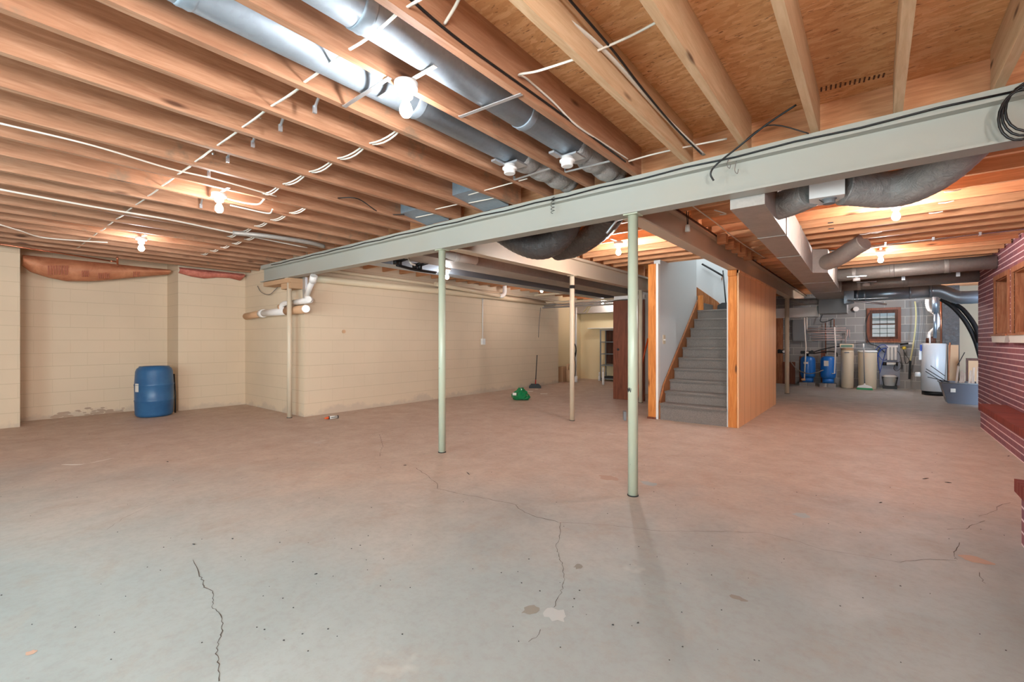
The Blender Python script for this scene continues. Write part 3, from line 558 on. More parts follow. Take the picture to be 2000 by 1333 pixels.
# ---- cables through the front joists
SEG = [.5] + XS + [-9.2]
cabl = M(); pts = []
for i in range(len(XS) - 1):
    if -8.5 < XS[i] < -1.0:
        a = XS[i]; b = XS[i + 1] + .04; pts += arc((a, 1.11 + random.uniform(-.01, .01), 2.502), (b, 1.11, 2.502), random.uniform(-.0, .012), 4)
solo('power_cable', M().tube(pts, .0075, 6, flat=.6), M_CABW, 'white cable threaded straight across the front joists, past the nearest bulb', 'cable')
for j, (x0, x1, y, n) in enumerate([(-4.2, -2.0, 1.72, 2), (-6.2, -4.0, 2.15, 2), (-7.6, -5.6, 2.35, 2)]):
    m = M()
    for q_ in range(n):
        pts = []
        for i in range(len(XS) - 1):
            if x0 < XS[i] < x1: pts += arc((XS[i], y + .015 * q_, 2.51), (XS[i + 1] + .04, y + .02 * q_ + .01, 2.51), .018 + .01 * q_, 5)
        m.tube(pts, .006, 6)
    solo('power_cable', m, M_CABW, ['pair of white cables crossing the joists left of the nearest bulb', 'pair of white cables crossing the joists right of the middle front bulb', 'pair of white cables crossing the joists farther left, near the long beam end'][j], 'cable', 'white cable pairs through the joists')
for i, (x, y) in enumerate([(-2.42, 1.27), (-2.79, 1.25), (-3.16, 1.24), (-3.57, 1.235), (-3.99, 1.25), (-5.0, 1.5)]):
    x1 = x + .16
    m = M().tube([(x1 + .02, y - .03, 2.60), (x, y, 2.51)], .008, 8).box(x - .012, x + .002, y - .01, y + .01, 2.475, 2.515)
    solo('joist_brace', m, M_SILV, ['silver diagonal brace between joists, nearest below the left silver duct', 'silver diagonal brace second out from the left silver duct', 'silver diagonal brace third out from the left silver duct', 'silver diagonal brace fourth out from the left silver duct', 'silver diagonal brace fifth out from the left silver duct', 'silver clip on the joist side left of the middle front bulb'][i], 'brace', 'metal braces between the front joists')
def cable(name, pts, r, mt, lab, cat='cable', k=6, group=None, flat=1.0):
    return solo(name, M().tube(spline(pts, k), r, 7, flat=flat), mt, lab, cat, group)
cable('flat_cable', [at(1010, -36, Z=2.60), at(1052, 0, Z=2.60), at(1175, 95, Z=2.59), at(1300, 231, Z=2.57), at(1375, 304, Z=2.50)], .013, M_CABW, 'wide white cable sagging along the pale joist to the long beam', flat=.4)
cable('black_wire', [at(1085, -34, Z=2.60), at(1112, 0, Z=2.60), at(1196, 98, Z=2.59), at(1256, 176, Z=2.58), at(1320, 252, Z=2.55), at(1370, 302, Z=2.49)], .006, M_CABB, 'thin black cable running beside the wide white one')
cable('power_cable', [at(868, 48, X=-1.405), at(890, 12, X=-1.32), at(905, -20, X=-1.24)], .007, M_CABW, 'short white cable stub at the top edge, right of the right silver duct')
cable('power_cable', [at(1226, 312, X=-1.403), at(1180, 282, X=-1.403), at(1125, 245, X=-1.40), at(1080, 200, X=-1.403), at(1030, 156, X=-1.403), at(1014, 147, X=-1.39), at(1050, 140, X=-1.28), at(1125, 116, X=-1.065)], .006, M_CABW, 'white cable bent into an angle on a joist right of the silver ducts')
cable('power_cable', [at(1153, 106, Z=2.58), at(1230, 72, Z=2.6), at(1283, 44, Z=2.62)], .006, M_CABW, 'white cable crossing the strand board between two pale joists')
cable('black_wire', [at(770, -30, X=-1.404), at(803, 0, X=-1.404), at(908, 88, X=-1.404), at(1083, 214, X=-1.404), at(1222, 317, X=-1.404)], .006, M_CABB, 'thin dark cable along the joist face right of the silver ducts')
cable('power_cable', [at(1222, 318, Z=2.53), at(1270, 304, Z=2.53), at(1340, 288, Z=2.53), at(1420, 272, Z=2.54)], .006, M_CABW, 'white cable crossing beside the long beam under the strand board')
cable('black_wire', [at(1394, 354, Y=3.22), at(1388, 340, Y=3.2), at(1400, 322, Y=3.2), at(1440, 290, Y=3.15), at(1495, 246, Y=3.1), at(1555, 206, Y=3.05)], .006, M_CABB, 'black cable hooked over the long beam, hanging loose at its end')
cable('black_wire', [at(1440, 290, Y=3.2), at(1500, 246, Y=3.2), at(1580, 262, Y=3.26)], .004, M_CABB, 'thin dark wire arching above the long beam beside the hanging cable')
bt = []
for i in range(26): x = .6 - i * .33; bt.append((x, 3.275, 2.438 + (.006 if i % 2 else -.004)))
solo('black_wire', M().tube(bt, .006, 6), M_CABB, 'black cable stapled along the top edge of the long beam', 'cable')
c0 = at(1995, 225, Y=3.2); m = M()
for i in range(3):
    ring = [(c0.x + .02 * i + .075 * cos(a) * (1 + .1 * i), 3.2 + .01 * i, c0.z + .02 * i + .12 * sin(a)) for a in [2 * pi * k / 20 for k in range(20)]]
    m.tube(ring, .006, 6, closed=True)
solo('cable_coil', m, M_CABB, 'coil of black cable hanging on the right end of the long beam', 'cable')
cable('power_cable', [(x, y, z) for x, y, z in [(-9.2, .4, 2.47), (-7.6, .5, 2.465), (-6.3, .62, 2.468)] ] if False else [at(0, 242, Z=2.47), at(180, 285, Z=2.47), at(330, 330, Z=2.47), at(425, 352, Z=2.468), at(540, 385, Z=2.468)], .006, M_CABW, 'thin white cable along the joist undersides above the middle front bulb')
cable('power_cable', [at(0, 371, Z=2.466), at(85, 387, Z=2.46), at(200, 408, Z=2.46), at(330, 430, Z=2.466), at(450, 455, Z=2.466), at(600, 485, Z=2.46)], .009, M_CABW, 'white cable sagging under the left joists below the middle front bulb')
cable('power_cable', [at(0, 440, Z=2.466), at(40, 452, Z=2.46), at(90, 466, Z=2.462), at(210, 475, Z=2.466)], .008, M_CABW, 'white cable at the left edge, below the sagging one')
cable('power_cable', [at(445, 390, Z=2.468), at(480, 398, Z=2.466), at(505, 400, Z=2.468), at(516, 390, Z=2.472)], .008, M_CABW, 'white cable looping out of the middle front lamp holder')
cable('power_cable', [at(450, 402, Z=2.45), at(490, 411, Z=2.46), at(525, 418, Z=2.464), at(532, 410, Z=2.47)], .007, M_CABW, 'white cable running back from the middle front lamp holder')
cable('black_wire', [at(660, 388, Z=2.5), at(700, 390, Z=2.49), at(745, 418, Z=2.49), at(790, 420, Z=2.5)], .005, M_CABB, 'loose black wire drooping between joists left of the long beam')
for i, pp in enumerate([[(915, 382), (1030, 350)], [(850, 410), (895, 400)], [(915, 398), (965, 388)], [(812, 426), (850, 418)]]):
    cable('power_cable', [at(*pp[0], Z=2.49), at(*pp[1], Z=2.49)], .005, M_CABW, ['long white cable stub near the joist ends, above the nearer boot', 'white cable stub left of the nearer boot', 'white cable across the nearer duct boot', 'white cable stub right of the farther boot'][i], group='cable stubs by the long beam')
sp = []
for i in range(40): sp.append((at(1078, 385 + i * .82, Y=3.25) + Vector((.018 * sin(i * .8), .012 + .01 * cos(i * .8), 0))))
solo('black_wire', M().tube(sp, .0022, 5), M_CABB, 'curly thin black wire hanging over the face of the long beam', 'cable')
for i, (px, y0, y1) in enumerate([(1423, 312, 330), (1438, 316, 340)]):
    cable('wire_hook', [at(px, y0, Y=3.27), at(px - 3, y1 - 6, Y=3.25), at(px + 2, y1, Y=3.255), at(px + 4, y1 - 8, Y=3.27)], .0025, M_CABG, ['small wire hook over the long beam, left of the pair', 'small wire hook over the long beam, right of the pair'][i], 'hook')
# conduits at the far left ceiling
solo('copper_stub', M().tube([at(0, 478, Z=2.44), at(215, 511, Z=2.44)], .011, 8).tube([at(215, 511, Z=2.44), at(229, 513, Z=2.44)], .013, 8).tube([at(229, 504, Z=2.46), at(230, 522, Z=2.34)], .013, 8), M_COPPER, 'thin water pipe with an open tee above the sagging paper insulation', 'pipe')
cable('conduit', [at(455, 456, Z=2.462), at(520, 462, Z=2.462), at(600, 474, Z=2.462), at(632, 482, Z=2.462)], .028, M_GALVD, 'grey metal tube under the joists near the far end of the long beam', 'pipe')
# ================================================================== LEFT CORNER THINGS
def sheet(top, bot, dy, mt, name, lab, cat):
    m = M(); n = len(top); vs = []
    k = 9
    for i in range(n):
        a = Vector(top[i]); b = Vector(bot[i])
        for j in range(k):
            f = j / (k - 1); p = a.lerp(b, f); bulge = sin(pi * f) * dy * (1 + .2 * sin(i * 1.7)); vs.append(p + Vector((bulge, 0, 0)))
    b0 = len(vs); vs += [Vector((v.x - .05 - .0, v.y, v.z)) for v in vs[:b0]]
    fs = [(i * k + j, (i + 1) * k + j, (i + 1) * k + j + 1, i * k + j + 1) for i in range(n - 1) for j in range(k - 1)]
    fs += [tuple(b0 + q for q in f[::-1]) for f in fs]
    fs += [(i * k + k - 1, (i + 1) * k + k - 1, b0 + (i + 1) * k + k - 1, b0 + i * k + k - 1) for i in range(n - 1)]
    m.add(vs, fs, True); return solo(name, m, mt, lab, cat)
bots = [(38, 519), (60, 532), (95, 543), (130, 550), (180, 550), (230, 546), (280, 541), (330, 537)]
bots2 = [p for p in bots]
top = [Vector((-9.62, at(px, 500, X=-9.6).y, ZJ - .02)) for px, py in bots]; bot = [at(px, py, X=-9.62) for px, py in bots]
for i, p in enumerate(bot): top[i].y = p.y
top[0].y = bot[0].y = .66
ins = sheet(top, bot, .14, M_KRAFT, 'paper_insulation', 'brown paper-faced insulation sagging from the ceiling over the left wall', 'insulation')
for i, (a, b, n) in enumerate([((93, 520), (135, 538), 8), ((160, 530), (175, 542), 4), ((192, 530), (215, 545), 6), ((260, 532), (275, 542), 4)]):
    m = M()
    for j in range(n):
        f = (j + .3) / n; x = a[0] + (b[0] - a[0]) * f
        q0 = at(x, a[1], X=-9.475); m.obox(((-9.478), q0.y, (q0.z + at(x, b[1], X=-9.475).z) / 2), (.004, .012, abs(q0.z - at(x, b[1], X=-9.475).z)), 0)
    build('printed_text', m, M_INK, ins)
bots = [(350, 534), (375, 541), (400, 545), (425, 543), (450, 544), (470, 549), (487, 544)]
bot = [at(px, py, X=-9.24) for px, py in bots]; top = [Vector((-9.24, p.y, ZJ - .01)) for p in bot]
for p, q in zip(bot, top): p.y = q.y = min(p.y, 3.46)
sheet(top, bot, .08, M_PINK, 'pink_insulation', 'pink insulation batt tucked over the corner beside the pier', 'insulation')
# blue barrel
bc = Vector((-9.06, 2.07, 0)); R = .245; Hh = .80
t = thing('plastic_barrel', 'blue plastic barrel standing against the left wall', 'barrel', bc)
build('drum', M().lathe([(R - .05, 0), (R - .015, .015), (R, .05), (R + .008, .25), (R + .014, .262), (R + .006, .274), (R + .010, .50), (R + .016, .512), (R + .008, .524), (R - .004, .72), (R - .02, .765), (R - .045, .785), (R - .05, Hh), (R - .09, Hh), (R - .095, .77), (.01, .775)], bc, 36), M_BLUEP, t)
def onb(az, z0, z1, w, r):
    m = M(); vs = []
    for i in range(7):
        a = az + (i / 6 - .5) * w; vs += [(bc.x + cos(a) * r, bc.y + sin(a) * r, z0), (bc.x + cos(a) * r, bc.y + sin(a) * r, z1)]
    return m.add(vs, [(2 * i, 2 * i + 2, 2 * i + 3, 2 * i + 1) for i in range(6)], True)
build('label', onb(-1.22, .41, .54, .30, R + .014), M_PAPER, t)['label'] = 'torn white paper label'
build('side_strap', M().tube([(bc.x + .05, bc.y + R + .02, .02), (bc.x + .02, bc.y + R + .03, .3), (bc.x - .0, bc.y + R + .015, .66)], .012, 6), M_BLACK, t)
# drain pipes by the corner
def pipe(pts, r, n=16): return M().tube([Vector(p) for p in pts], r, n)
t = thing('drain_pipe', 'white plastic drain with a slanting branch under the left end of the long beam', 'pipe', (-6.95, 3.44, 1.8))
yp = 3.45
A = at(612, 548, Y=3.36); B = at(598, 582, Y=yp)
build('slanted_pipe', pipe([A + Vector((0, 0, .02)), B], .040), M_PVC, t)
build('coupling', pipe([A + Vector((.02, 0, .06)), A.lerp(B, .12)], .052), M_PVC, t)
E1 = at(606, 587, Y=3.44); E0 = at(574, 593, Y=yp); build('wye_fitting', pipe([E1, E0], .048).tube([B, B.lerp(E1, .9)], .046, 14), M_PVC, t)
build('cleanout_plug', pipe([E1 + Vector((.03, -.02, 0)), E1 + Vector((.05, -.05, 0))], .044), M_PVC, t)
build('elbow', M().tube(spline([E0, at(556, 594, Y=yp), at(550, 600, Y=yp), at(552, 607, Y=yp)], 4), .040, 14), M_PVC, t)
t = thing('sewer_pipe', 'thick horizontal tan and white sewer pipe low across the stepped wall', 'pipe', (-8, 3.44, 1.66))
Q0 = at(475, 620, Y=3.452); Q1 = at(510, 614, Y=3.452); Q2 = at(560, 609, Y=3.452); Q3 = at(598, 605, Y=3.452)
Q0.x = max(Q0.x, -9.1)
build('tan_pipe', pipe([Q0, Q1], .062), M_PVCT, t); build('white_pipe', pipe([Q1, Q2], .060), M_PVC, t); build('coupling', pipe([Q1, Q1.lerp(Q2, .12)], .072), M_PVC, t)
build('tee_fitting', pipe([Q2, Q3], .066).tube([Q2.lerp(Q1, .2) + Vector((0, 0, .02)), Q2.lerp(Q1, .25) + Vector((0, 0, .1))], .045, 12), M_PVCT, t); build('end_cap', pipe([Q3, Q3 + Vector((.05, -.03, 0))], .058), M_PVC, t)
solo('steel_stub', M().box(-6.98, -6.90, 3.46, 3.50, 1.80, 2.2), M_SILV, 'grey metal plate fixed behind the white drain at the wall corner', 'plate')
solo('sill_timber', M().box(-8.0, -7.05, 3.30, 3.50, 2.12, 2.19).box(-7.4, -7.06, 3.32, 3.50, 2.03, 2.12), M_CARD, 'rough pinkish timber wedged below the left end of the long beam', 'timber')
cable('loose_wire', [at(503, 560, Y=3.5), at(510, 572, Y=3.48), at(525, 577, Y=3.47), at(537, 568, Y=3.47), at(542, 562, Y=3.47)], .006, M_CABG, 'loose grey wire drooping on the wall under the left end of the long beam')
# long cream pipe along the side wall
t = thing('wall_pipe', 'long cream painted pipe along the top of the side wall', 'pipe', (-6.98, 7, 2.2))
build('pipe_run', pipe([at(612, 545, X=-6.985), (-6.985, 8.2, 2.245), (-6.985, 10.8, 2.22)], .058), M_PVCC, t)
build('upper_run', pipe([(-6.985, 3.7, 2.365), (-6.985, 10.8, 2.33)], .03), M_PVCC, t)
t = thing('drain_pipe', 'cream drain ending in a white bend, under the joists by the side wall', 'pipe', (-6.9, 7, 2.2))
e0 = at(850, 556, X=-6.86); e1 = at(975, 579, X=-6.86)
build('pipe_run', pipe([e0, e1], .045), M_PVCC, t); build('bend', M().tube(spline([e1, e1 + Vector((0, .12, .01)), e1 + Vector((.0, .2, .09)), e1 + Vector((0, .2, .26))], 5), .05, 14, ridge=.04), M_PVC, t)
t = thing('wall_outlet', 'white electrical outlet on the side wall with conduit running up', 'outlet', (-7.04, 7.7, 1.17))
build('conduit', pipe([(-7.03, 7.68, 1.25), (-7.03, 7.68, 2.19)], .012, 8), M_PVC, t); build('box', M().box(-7.049, -6.99, 7.64, 7.73, 1.12, 1.26), M_WHITE, t)
solo('wall_plug', M().tube([(-7.049, 4.20, 1.367), (-7.03, 4.20, 1.367)], .030, 18).tube([(-7.03, 4.20, 1.367), (-7.02, 4.20, 1.367)], .012, 12), M_PVCT, 'round tan plug in the side wall', 'plug')
# underside ducts along the left bay
solo('sheet_duct', M().box(-4.90, -4.45, 3.5, 12.25, 2.29, 2.47), M_GALVD, 'wide flat sheet metal duct beside the cream cross beam', 'duct')
solo('sheet_duct', M().box(-5.66, -5.38, 3.5, 12.25, 2.30, 2.47), M_BLUEG, 'narrower flat duct between the wide duct and the side wall', 'duct')
t = rduct('white_duct', 'white round duct crossing behind the second green post', at(850, 497, Z=2.36), at(930, 510, Z=2.34), .06, M_PVC, (.5,))
cable('white_cable', [at(797, 504, Z=2.3), at(802, 515, Z=2.2), at(810, 519, Z=2.2)], .012, M_CABW, 'short white cable curling down behind the long beam')
t = thing('black_valve', 'black fittings cluster hanging behind the long beam left of the second green post', 'valve', at(780, 520, Z=2.25))
for (px, py) in ((773, 518), (780, 519), (810, 526), (820, 527)): p = at(px, py, Z=2.22); build('fitting', M().tube([p, p + Vector((0, 0, .07))], .035, 12).tube([p + Vector((0, 0, .05)), p + Vector((.12, .05, .08))], .018, 8), M_BLACK, t)
cable('black_wire', [at(775, 519, Z=2.22), at(810, 528, Z=2.2), at(852, 534, Z=2.22)], .02, M_BLACK, 'black hose linking the fittings behind the long beam')
# ================================================================== REAR DUCTS
def flexduct(name, lab, pts, r, mt, k=8, n=20, ridge=.018, ends=None):
    t = thing(name, lab, 'duct', Vector(pts[0]))
    build('flexible_tube', M().tube(spline(pts, k), r, n, ridge=ridge), mt, t)
    for e in (ends or []): build('end_collar', M().tube([Vector(e[0]), Vector(e[1])], r * .93, n), M_GALVD, t)
    return t
flexduct('wrapped_duct', 'black wrapped flexible duct hanging in a deep loop under the long beam, nearer loop',
         [at(968, 440, Y=3.95), at(990, 456, Y=3.95), at(1018, 472, Y=3.95), at(1048, 481, Y=3.95), at(1074, 476, Y=3.95), at(1096, 456, Y=3.92), at(1110, 428, Y=3.85), at(1116, 400, Y=3.75)], .148, M_FLEX)
flexduct('wrapped_duct', 'black wrapped flexible duct rising behind the first hanging loop towards the nearest post',
         [at(1088, 490, Y=4.6), at(1122, 482, Y=4.5), at(1155, 462, Y=4.35), at(1182, 438, Y=4.1), at(1198, 412, Y=3.85)], .125, M_FLEX)
cable('white_strap', [at(1185, 457, Y=3.62), at(1200, 437, Y=3.6), at(1208, 430, Y=3.58), at(1228, 427, Y=3.5)], .011, M_SILV, 'bright bent metal strap beside the second wrapped duct, left of the nearest post', 'strap')
# main trunk
t = thing('trunk_duct', 'large rectangular sheet metal trunk duct stepping wider towards the utility corner', 'duct', (-.75, 7, 2.13))
poly = [(-.79, 3.43), (-.575, 3.43), (-.655, 7.32), (-.49, 7.42), (-.50, 12.2), (-.99, 12.2)]
build('duct_body', M().prism(poly, 2.13, 2.45), M_GALVD, t)
for yy in (4.55, 5.75, 8.6, 10.4):
    xl = -.79 - .2 * (yy - 3.43) / 8.77; xr = (-.575 - .08 * (yy - 3.43) / 3.9) if yy < 7.3 else -.492
    build('seam', M().box(xl - .004, xr + .006, yy - .01, yy + .01, 2.126, 2.452), M_GALVD, t)
build('end_box', M().box(-.98, -.47, 12.2, 12.9, 1.82, 2.45), M_GREYP, t)
solo('branch_boot', M().prism([(-.495, 1.98), (-.33, 2.02), (-.33, 2.28), (-.495, 2.28)], 11.62, 12.18, 'y'), M_GALV, 'bright sheet metal boot joining the trunk to the blue-grey duct', 'duct boot')
# damper + grey wrapped duct upper right
t = thing('damper_box', 'white sheet metal damper box with grey motor on the duct behind the long beam', 'damper', (-.30, 3.86, 2.2))
dc = (at(1597, 394, Y=3.84)); R_ = Matrix.Rotation(.08, 3, 'Z')
build('case', M().obox((-.262, 3.84, 2.275), (.20, .22, .17), R_), M_WHITE, t)
build('motor', M().lathe([(.034, 0), (.036, .004), (.036, .03), (.045, .03), (.045, .04)], (-.245, 3.80, 2.155), 20), M_GREYP, t)
build('wire', M().tube(spline([(-.30, 3.78, 2.19), (-.275, 3.78, 2.165), (-.25, 3.80, 2.165)], 4), .003, 5), M_CABB, t)
flexduct('wrapped_duct', 'grey foil wrapped duct curving up behind the long beam above the glaring bulb',
         [(-.17, 3.86, 2.27), (-.06, 3.92, 2.255), (.06, 3.98, 2.235), (.18, 3.96, 2.235), (.30, 3.86, 2.27), (.40, 3.72, 2.34), (.50, 3.55, 2.45)], .12, M_FLEXG, ridge=.008)
flexduct('elbow_duct', 'grey wrapped elbow joining the trunk duct to the white damper box', [(-.60, 4.05, 2.26), (-.52, 4.0, 2.26), (-.44, 3.92, 2.26), (-.36, 3.86, 2.27)], .105, M_FLEXG, ridge=.01)
flexduct('elbow_duct', 'short ribbed round duct leaving the trunk towards the right joists', [(-.62, 7.55, 2.27), (-.50, 7.42, 2.27), (-.36, 7.27, 2.30), (-.22, 7.15, 2.37), (-.10, 7.06, 2.43)], .105, M_GALVD, ridge=.02)
d1 = rduct('round_duct', 'round duct running right, just behind the farther right-hand bulb', (-.50, 9.62, 2.34), (1.395, 9.62, 2.37), .105, M_GALVD, (.12, .38, .72))
d2 = rduct('round_duct', 'second round duct running right, behind and below the first', (-.50, 11.05, 2.29), (1.395, 11.05, 2.32), .10, M_GALVD, (.14, .5))
t = thing('blue_duct', 'blue-grey round duct bending down at its right end above the water heater', 'duct', (-.33, 11.9, 2.15))
build('duct_pipe', M().tube([(-.33, 11.9, 2.15), (.86, 11.9, 2.175)], .125, 26), M_BLUEG, t)
for x in (-.28, -.16, .55, .84): build('collar', M().tube([(x - .02, 11.9, 2.151 + .02 * (x + .33)), (x, 11.9, 2.151 + .02 * (x + .33)), (x + .02, 11.9, 2.151 + .02 * (x + .33))], [.127, .134, .127], 26), M_BLUEG, t)
build('flexible_end', M().tube(spline([(.86, 11.9, 2.175), (.98, 11.9, 2.165), (1.10, 11.9, 2.10), (1.20, 11.9, 2.04), (1.32, 11.9, 2.02), (1.9, 11.9, 2.02)], 6), .12, 24, ridge=.018), M_BLUEG, t)
t = thing('tube_light_shade', 'thin white metal channel slanting below the blue-grey duct', 'channel', at(1690, 592, Y=11.4))
build('channel', M().tube([at(1655, 588, Y=11.4), at(1732, 596, Y=11.4)], .018, 6), M_SILV, t)
t = thing('damper_motor', 'white damper motor under the second round duct on the right', 'damper', at(1690, 561, Y=10.6))
p = at(1692, 560, Y=10.9); build('drum', M().lathe([(.06, 0), (.06, .05), (.03, .05), (.03, .07)], p, 16), M_WHITE, t); build('bracket', M().obox(p + Vector((0, 0, .075)), (.3, .06, .01), .1), M_SILV, t)
p = at(1673, 548, Y=9.5)
t = thing('damper_motor', 'white damper motor under the first round duct on the right', 'damper', p)
build('drum', M().lathe([(.05, -.02), (.05, .03), (.03, .03), (.03, .05)], p, 16), M_WHITE, t); build('bracket', M().obox(p + Vector((0, 0, .055)), (.26, .06, .01), .1), M_SILV, t)
p = at(1675, 575, Y=11.7)
strap(at(1660, 586, Y=11.7), at(1735, 583, Y=11.7), 'thin bright strap along the underside of the blue-grey duct', None, .03)
for i, x in enumerate((.35, 1.0)): solo('joist_strap', M().box(x, x + .05, 9.4, 11.2, 2.19, 2.20) if False else M().box(x, x + .045, 10.0, 11.0, 2.40, 2.41).box(x, x + .045, 9.9, 9.91, 2.22, 2.44), M_SILV, ['metal strap between the two round ducts, left', 'metal strap between the two round ducts, right'][i], 'strap')
t = thing('conduit', 'thin metal conduit crossing the right-hand joists towards the farther bulb', 'pipe', (0, 7.4, 2.46))
build('conduit_pipe', pipe([(-.5, 7.62, 2.455), (1.38, 7.48, 2.455)], .011, 8), M_CHROME, t)
for x in (.1, .55, .95): build('clip', M().box(x, x + .02, 7.50, 7.56, 2.44, 2.475), M_SILV, t)
for i, (px, py) in enumerate([(1690, 463), (1712, 450), (1825, 422), (1846, 400), (1860, 374)]):
    p = at(px, py, Z=2.47); p.y = min(YS, key=lambda v: abs(v + .02 - p.y)) + .03; cable('power_cable', [p + Vector((-.05, .0, .001)), p + Vector((0, -.02, -.008)), p + Vector((.05, -.01, .001))], .006, M_CABW, ['white cable loop under a right-hand joist, leftmost of five', 'white cable loop under a right-hand joist, just right of the leftmost', 'white cable loop under a right-hand joist, above and right of the glaring bulb', 'white cable loop under a right-hand joist, second from the wrapped duct end', 'white cable loop under a right-hand joist, next to the wrapped duct end'][i], group='cable loops under the right joists')
for i, (px, py) in enumerate([(1620, 430), (1622, 444)]):
    p = at(px, py, Z=2.50); p.y = min(YS, key=lambda v: abs(v - p.y)) - .006; solo('joist_clip', M().obox(p, (.05, .01, .01), .2), M_BLACK, ['dark bracket on the lit joist below the damper box, upper', 'dark bracket on the lit joist below the damper box, lower'][i], 'clip')
# things under the bay between stair beam and trunk
for i, (px, py) in enumerate([(1402, 465), (1418, 477), (1430, 487), (1442, 496), (1453, 503)]):
    p = at(px, py, X=-1.45); solo('wood_block', M().box(-1.46, -1.36, p.y, p.y + .10, ZJ - .11, ZJ - .002), M_JX, 'small bright wood block on top of the stair beam, %s from the camera' % ORD[i], 'block', 'wood blocks along the stair beam')
m = M(); pa = at(1392, 431, X=-1.44); pb = at(1448, 508, X=-1.3)
solo('power_cable', M().tube(spline([(-1.33, 3.7, 2.466), (-1.30, 4.9, 2.45), (-1.33, 6.2, 2.464), (-1.28, 7.6, 2.45)], 5), .006, 6).tube(spline([(-1.2, 4.6, 2.466), (-1.12, 4.7, 2.44), (-1.2, 4.8, 2.466)], 5), .006, 6), M_CABW, 'pale cable running along the joists beside the stair beam', 'cable')
t = thing('hanging_lamp_socket', 'small clear socket dangling on two wires beside the stair beam', 'socket', at(1343, 447, X=-1.44))
p = at(1343, 447, X=-1.44)
build('socket', M().lathe([(.02, -.035), (.026, -.03), (.022, .03), (.012, .035)], p, 14), M_PAPER, t)
build('wire', M().tube([p + Vector((.0, .01, .03)), p + Vector((.0, .03, .17))], .004, 5).tube([p + Vector((.0, -.01, .03)), p + Vector((.0, -.03, .17))], .004, 5), M_CABB, t)
t = thing('cross_duct', 'white sheet metal duct crossing behind the slim cream post', 'duct', (-1.45, 12.75, 1.78))
build('duct_body', M().box(-2.3, -1.02, 12.6, 12.95, 1.775, 1.99), M_TRIMW, t); build('flange', M().box(-1.055, -1.03, 12.58, 12.97, 1.77, 2.03), M_TRIMW, t)
build('round_inlet', M().tube([(-1.55, 12.3, 2.12), (-1.2, 12.3, 2.1), (-.99, 12.3, 2.1)], .075, 18), M_FLEXG, t)
# ================================================================== UTILITY CORNER
def tank(px0, px1, ytop, ybot, Y, lab, logo=True):
    a = at(px0, ybot, Y=Y); b = at(px1, ybot, Y=Y); cx = (a.x + b.x) / 2; r = (b.x - a.x) / 2 * .96; zt = at(px0, ytop, Y=Y).z
    t = thing('pressure_tank', lab, 'tank', (cx, Y + .1, 0), 'blue pressure tanks'); c = (cx, Y + .1, 0)
    build('shell', M().lathe([(r * .8, .22), (r * .97, .27), (r, .33), (r, zt - .13), (r * .93, zt - .05), (r * .6, zt - .005), (.02, zt)], c, 28), M_BLUET, t)
    build('stand', M().lathe([(r * .75, .10), (r * .75, .22)], c, 24), M_BLUET, t)
    az = -1.9
    m = M(); m.obox((cx - .03, Y + .1 - r - .001, .62), (.10, .006, .05 if not logo else .14), 0); build('label', m, M_PAPER, t)
    return cx, zt, r, t
x1, z1, r1, T1 = tank(1561.5, 1593, 697, 745, 14.35, 'bright blue pressure tank on blocks, left of the pair', False)
x2, z2, r2, T2 = tank(1601, 1633, 697, 746, 14.35, 'bright blue pressure tank with a white label, right of the pair', True)
for k, (x, lab) in enumerate([(x1 - .09, 'concrete block under the left blue tank, left one'), (x1 + .09, 'concrete block under the left blue tank, right one'), (x2 - .09, 'concrete block under the right blue tank, left one'), (x2 + .09, 'concrete block under the right blue tank, right one')]):
    solo('concrete_block', M().box(x - .085, x + .085, 14.28, 14.62, 0, .098), M_GREYB, lab, 'block', 'blocks under the blue tanks')
t = thing('valve_head', 'black valve head on top of the left blue tank', 'valve', (x1, 14.45, z1))
build('body', M().lathe([(.05, 0), (.05, .14)], (x1 - .03, 14.45, z1 - .0), 14).box(x1 - .16, x1 + .16, 14.40, 14.5, z1 + .06, z1 + .14), M_BLACK, t)
build('knob', M().tube([(x1 - .12, 14.40, z1 + .1), (x1 - .12, 14.33, z1 + .1)], .04, 14).tube([(x1 + .10, 14.40, z1 + .12), (x1 + .10, 14.33, z1 + .12)], .04, 14), M_BLACK, t)
build('gauge', M().tube([(x1 - .0, 14.40, z1 + .1), (x1 - .0, 14.34, z1 + .1)], .025, 12), M_WHITE, t)
t = thing('valve_head', 'black and white valve pair on the brown board at the left', 'valve', (-1.95, 14.6, .95))
p = at(1527, 688, Y=14.6); build('body', M().obox(p, (.2, .06, .10), 0).tube([p + Vector((-.05, -.03, .02)), p + Vector((-.05, -.09, .02))], .045, 12), M_BLACK, t); build('gauge', M().tube([p + Vector((.06, -.03, .0)), p + Vector((.06, -.08, .0))], .035, 12), M_WHITE, t)
solo('brown_board', M().box(-2.3, -2.02, 14.75, 14.8, 0, 2.0), M_CEDAR, 'tall orange-brown board standing beside the panelled wall, far back', 'board')
solo('brown_board', M().box(-2.02, -1.72, 14.72, 14.76, 0, .62), M_DOOR, 'low rusty brown board behind the slim cream post', 'board')
solo('brown_board', M().box(-1.62, -1.42, 14.70, 14.74, 0, .78), M_DOOR, 'rusty brown board left of the blue tanks', 'board')
solo('brown_board', M().box(-1.14, -1.04, 14.86, 14.9, 0, .95), M_DOOR, 'narrow rusty brown board between the blue tanks', 'board')
t = thing('electric_panel', 'grey electrical panel door on the block wall above the left tank', 'panel', (-1.65, 14.95, 1.2))
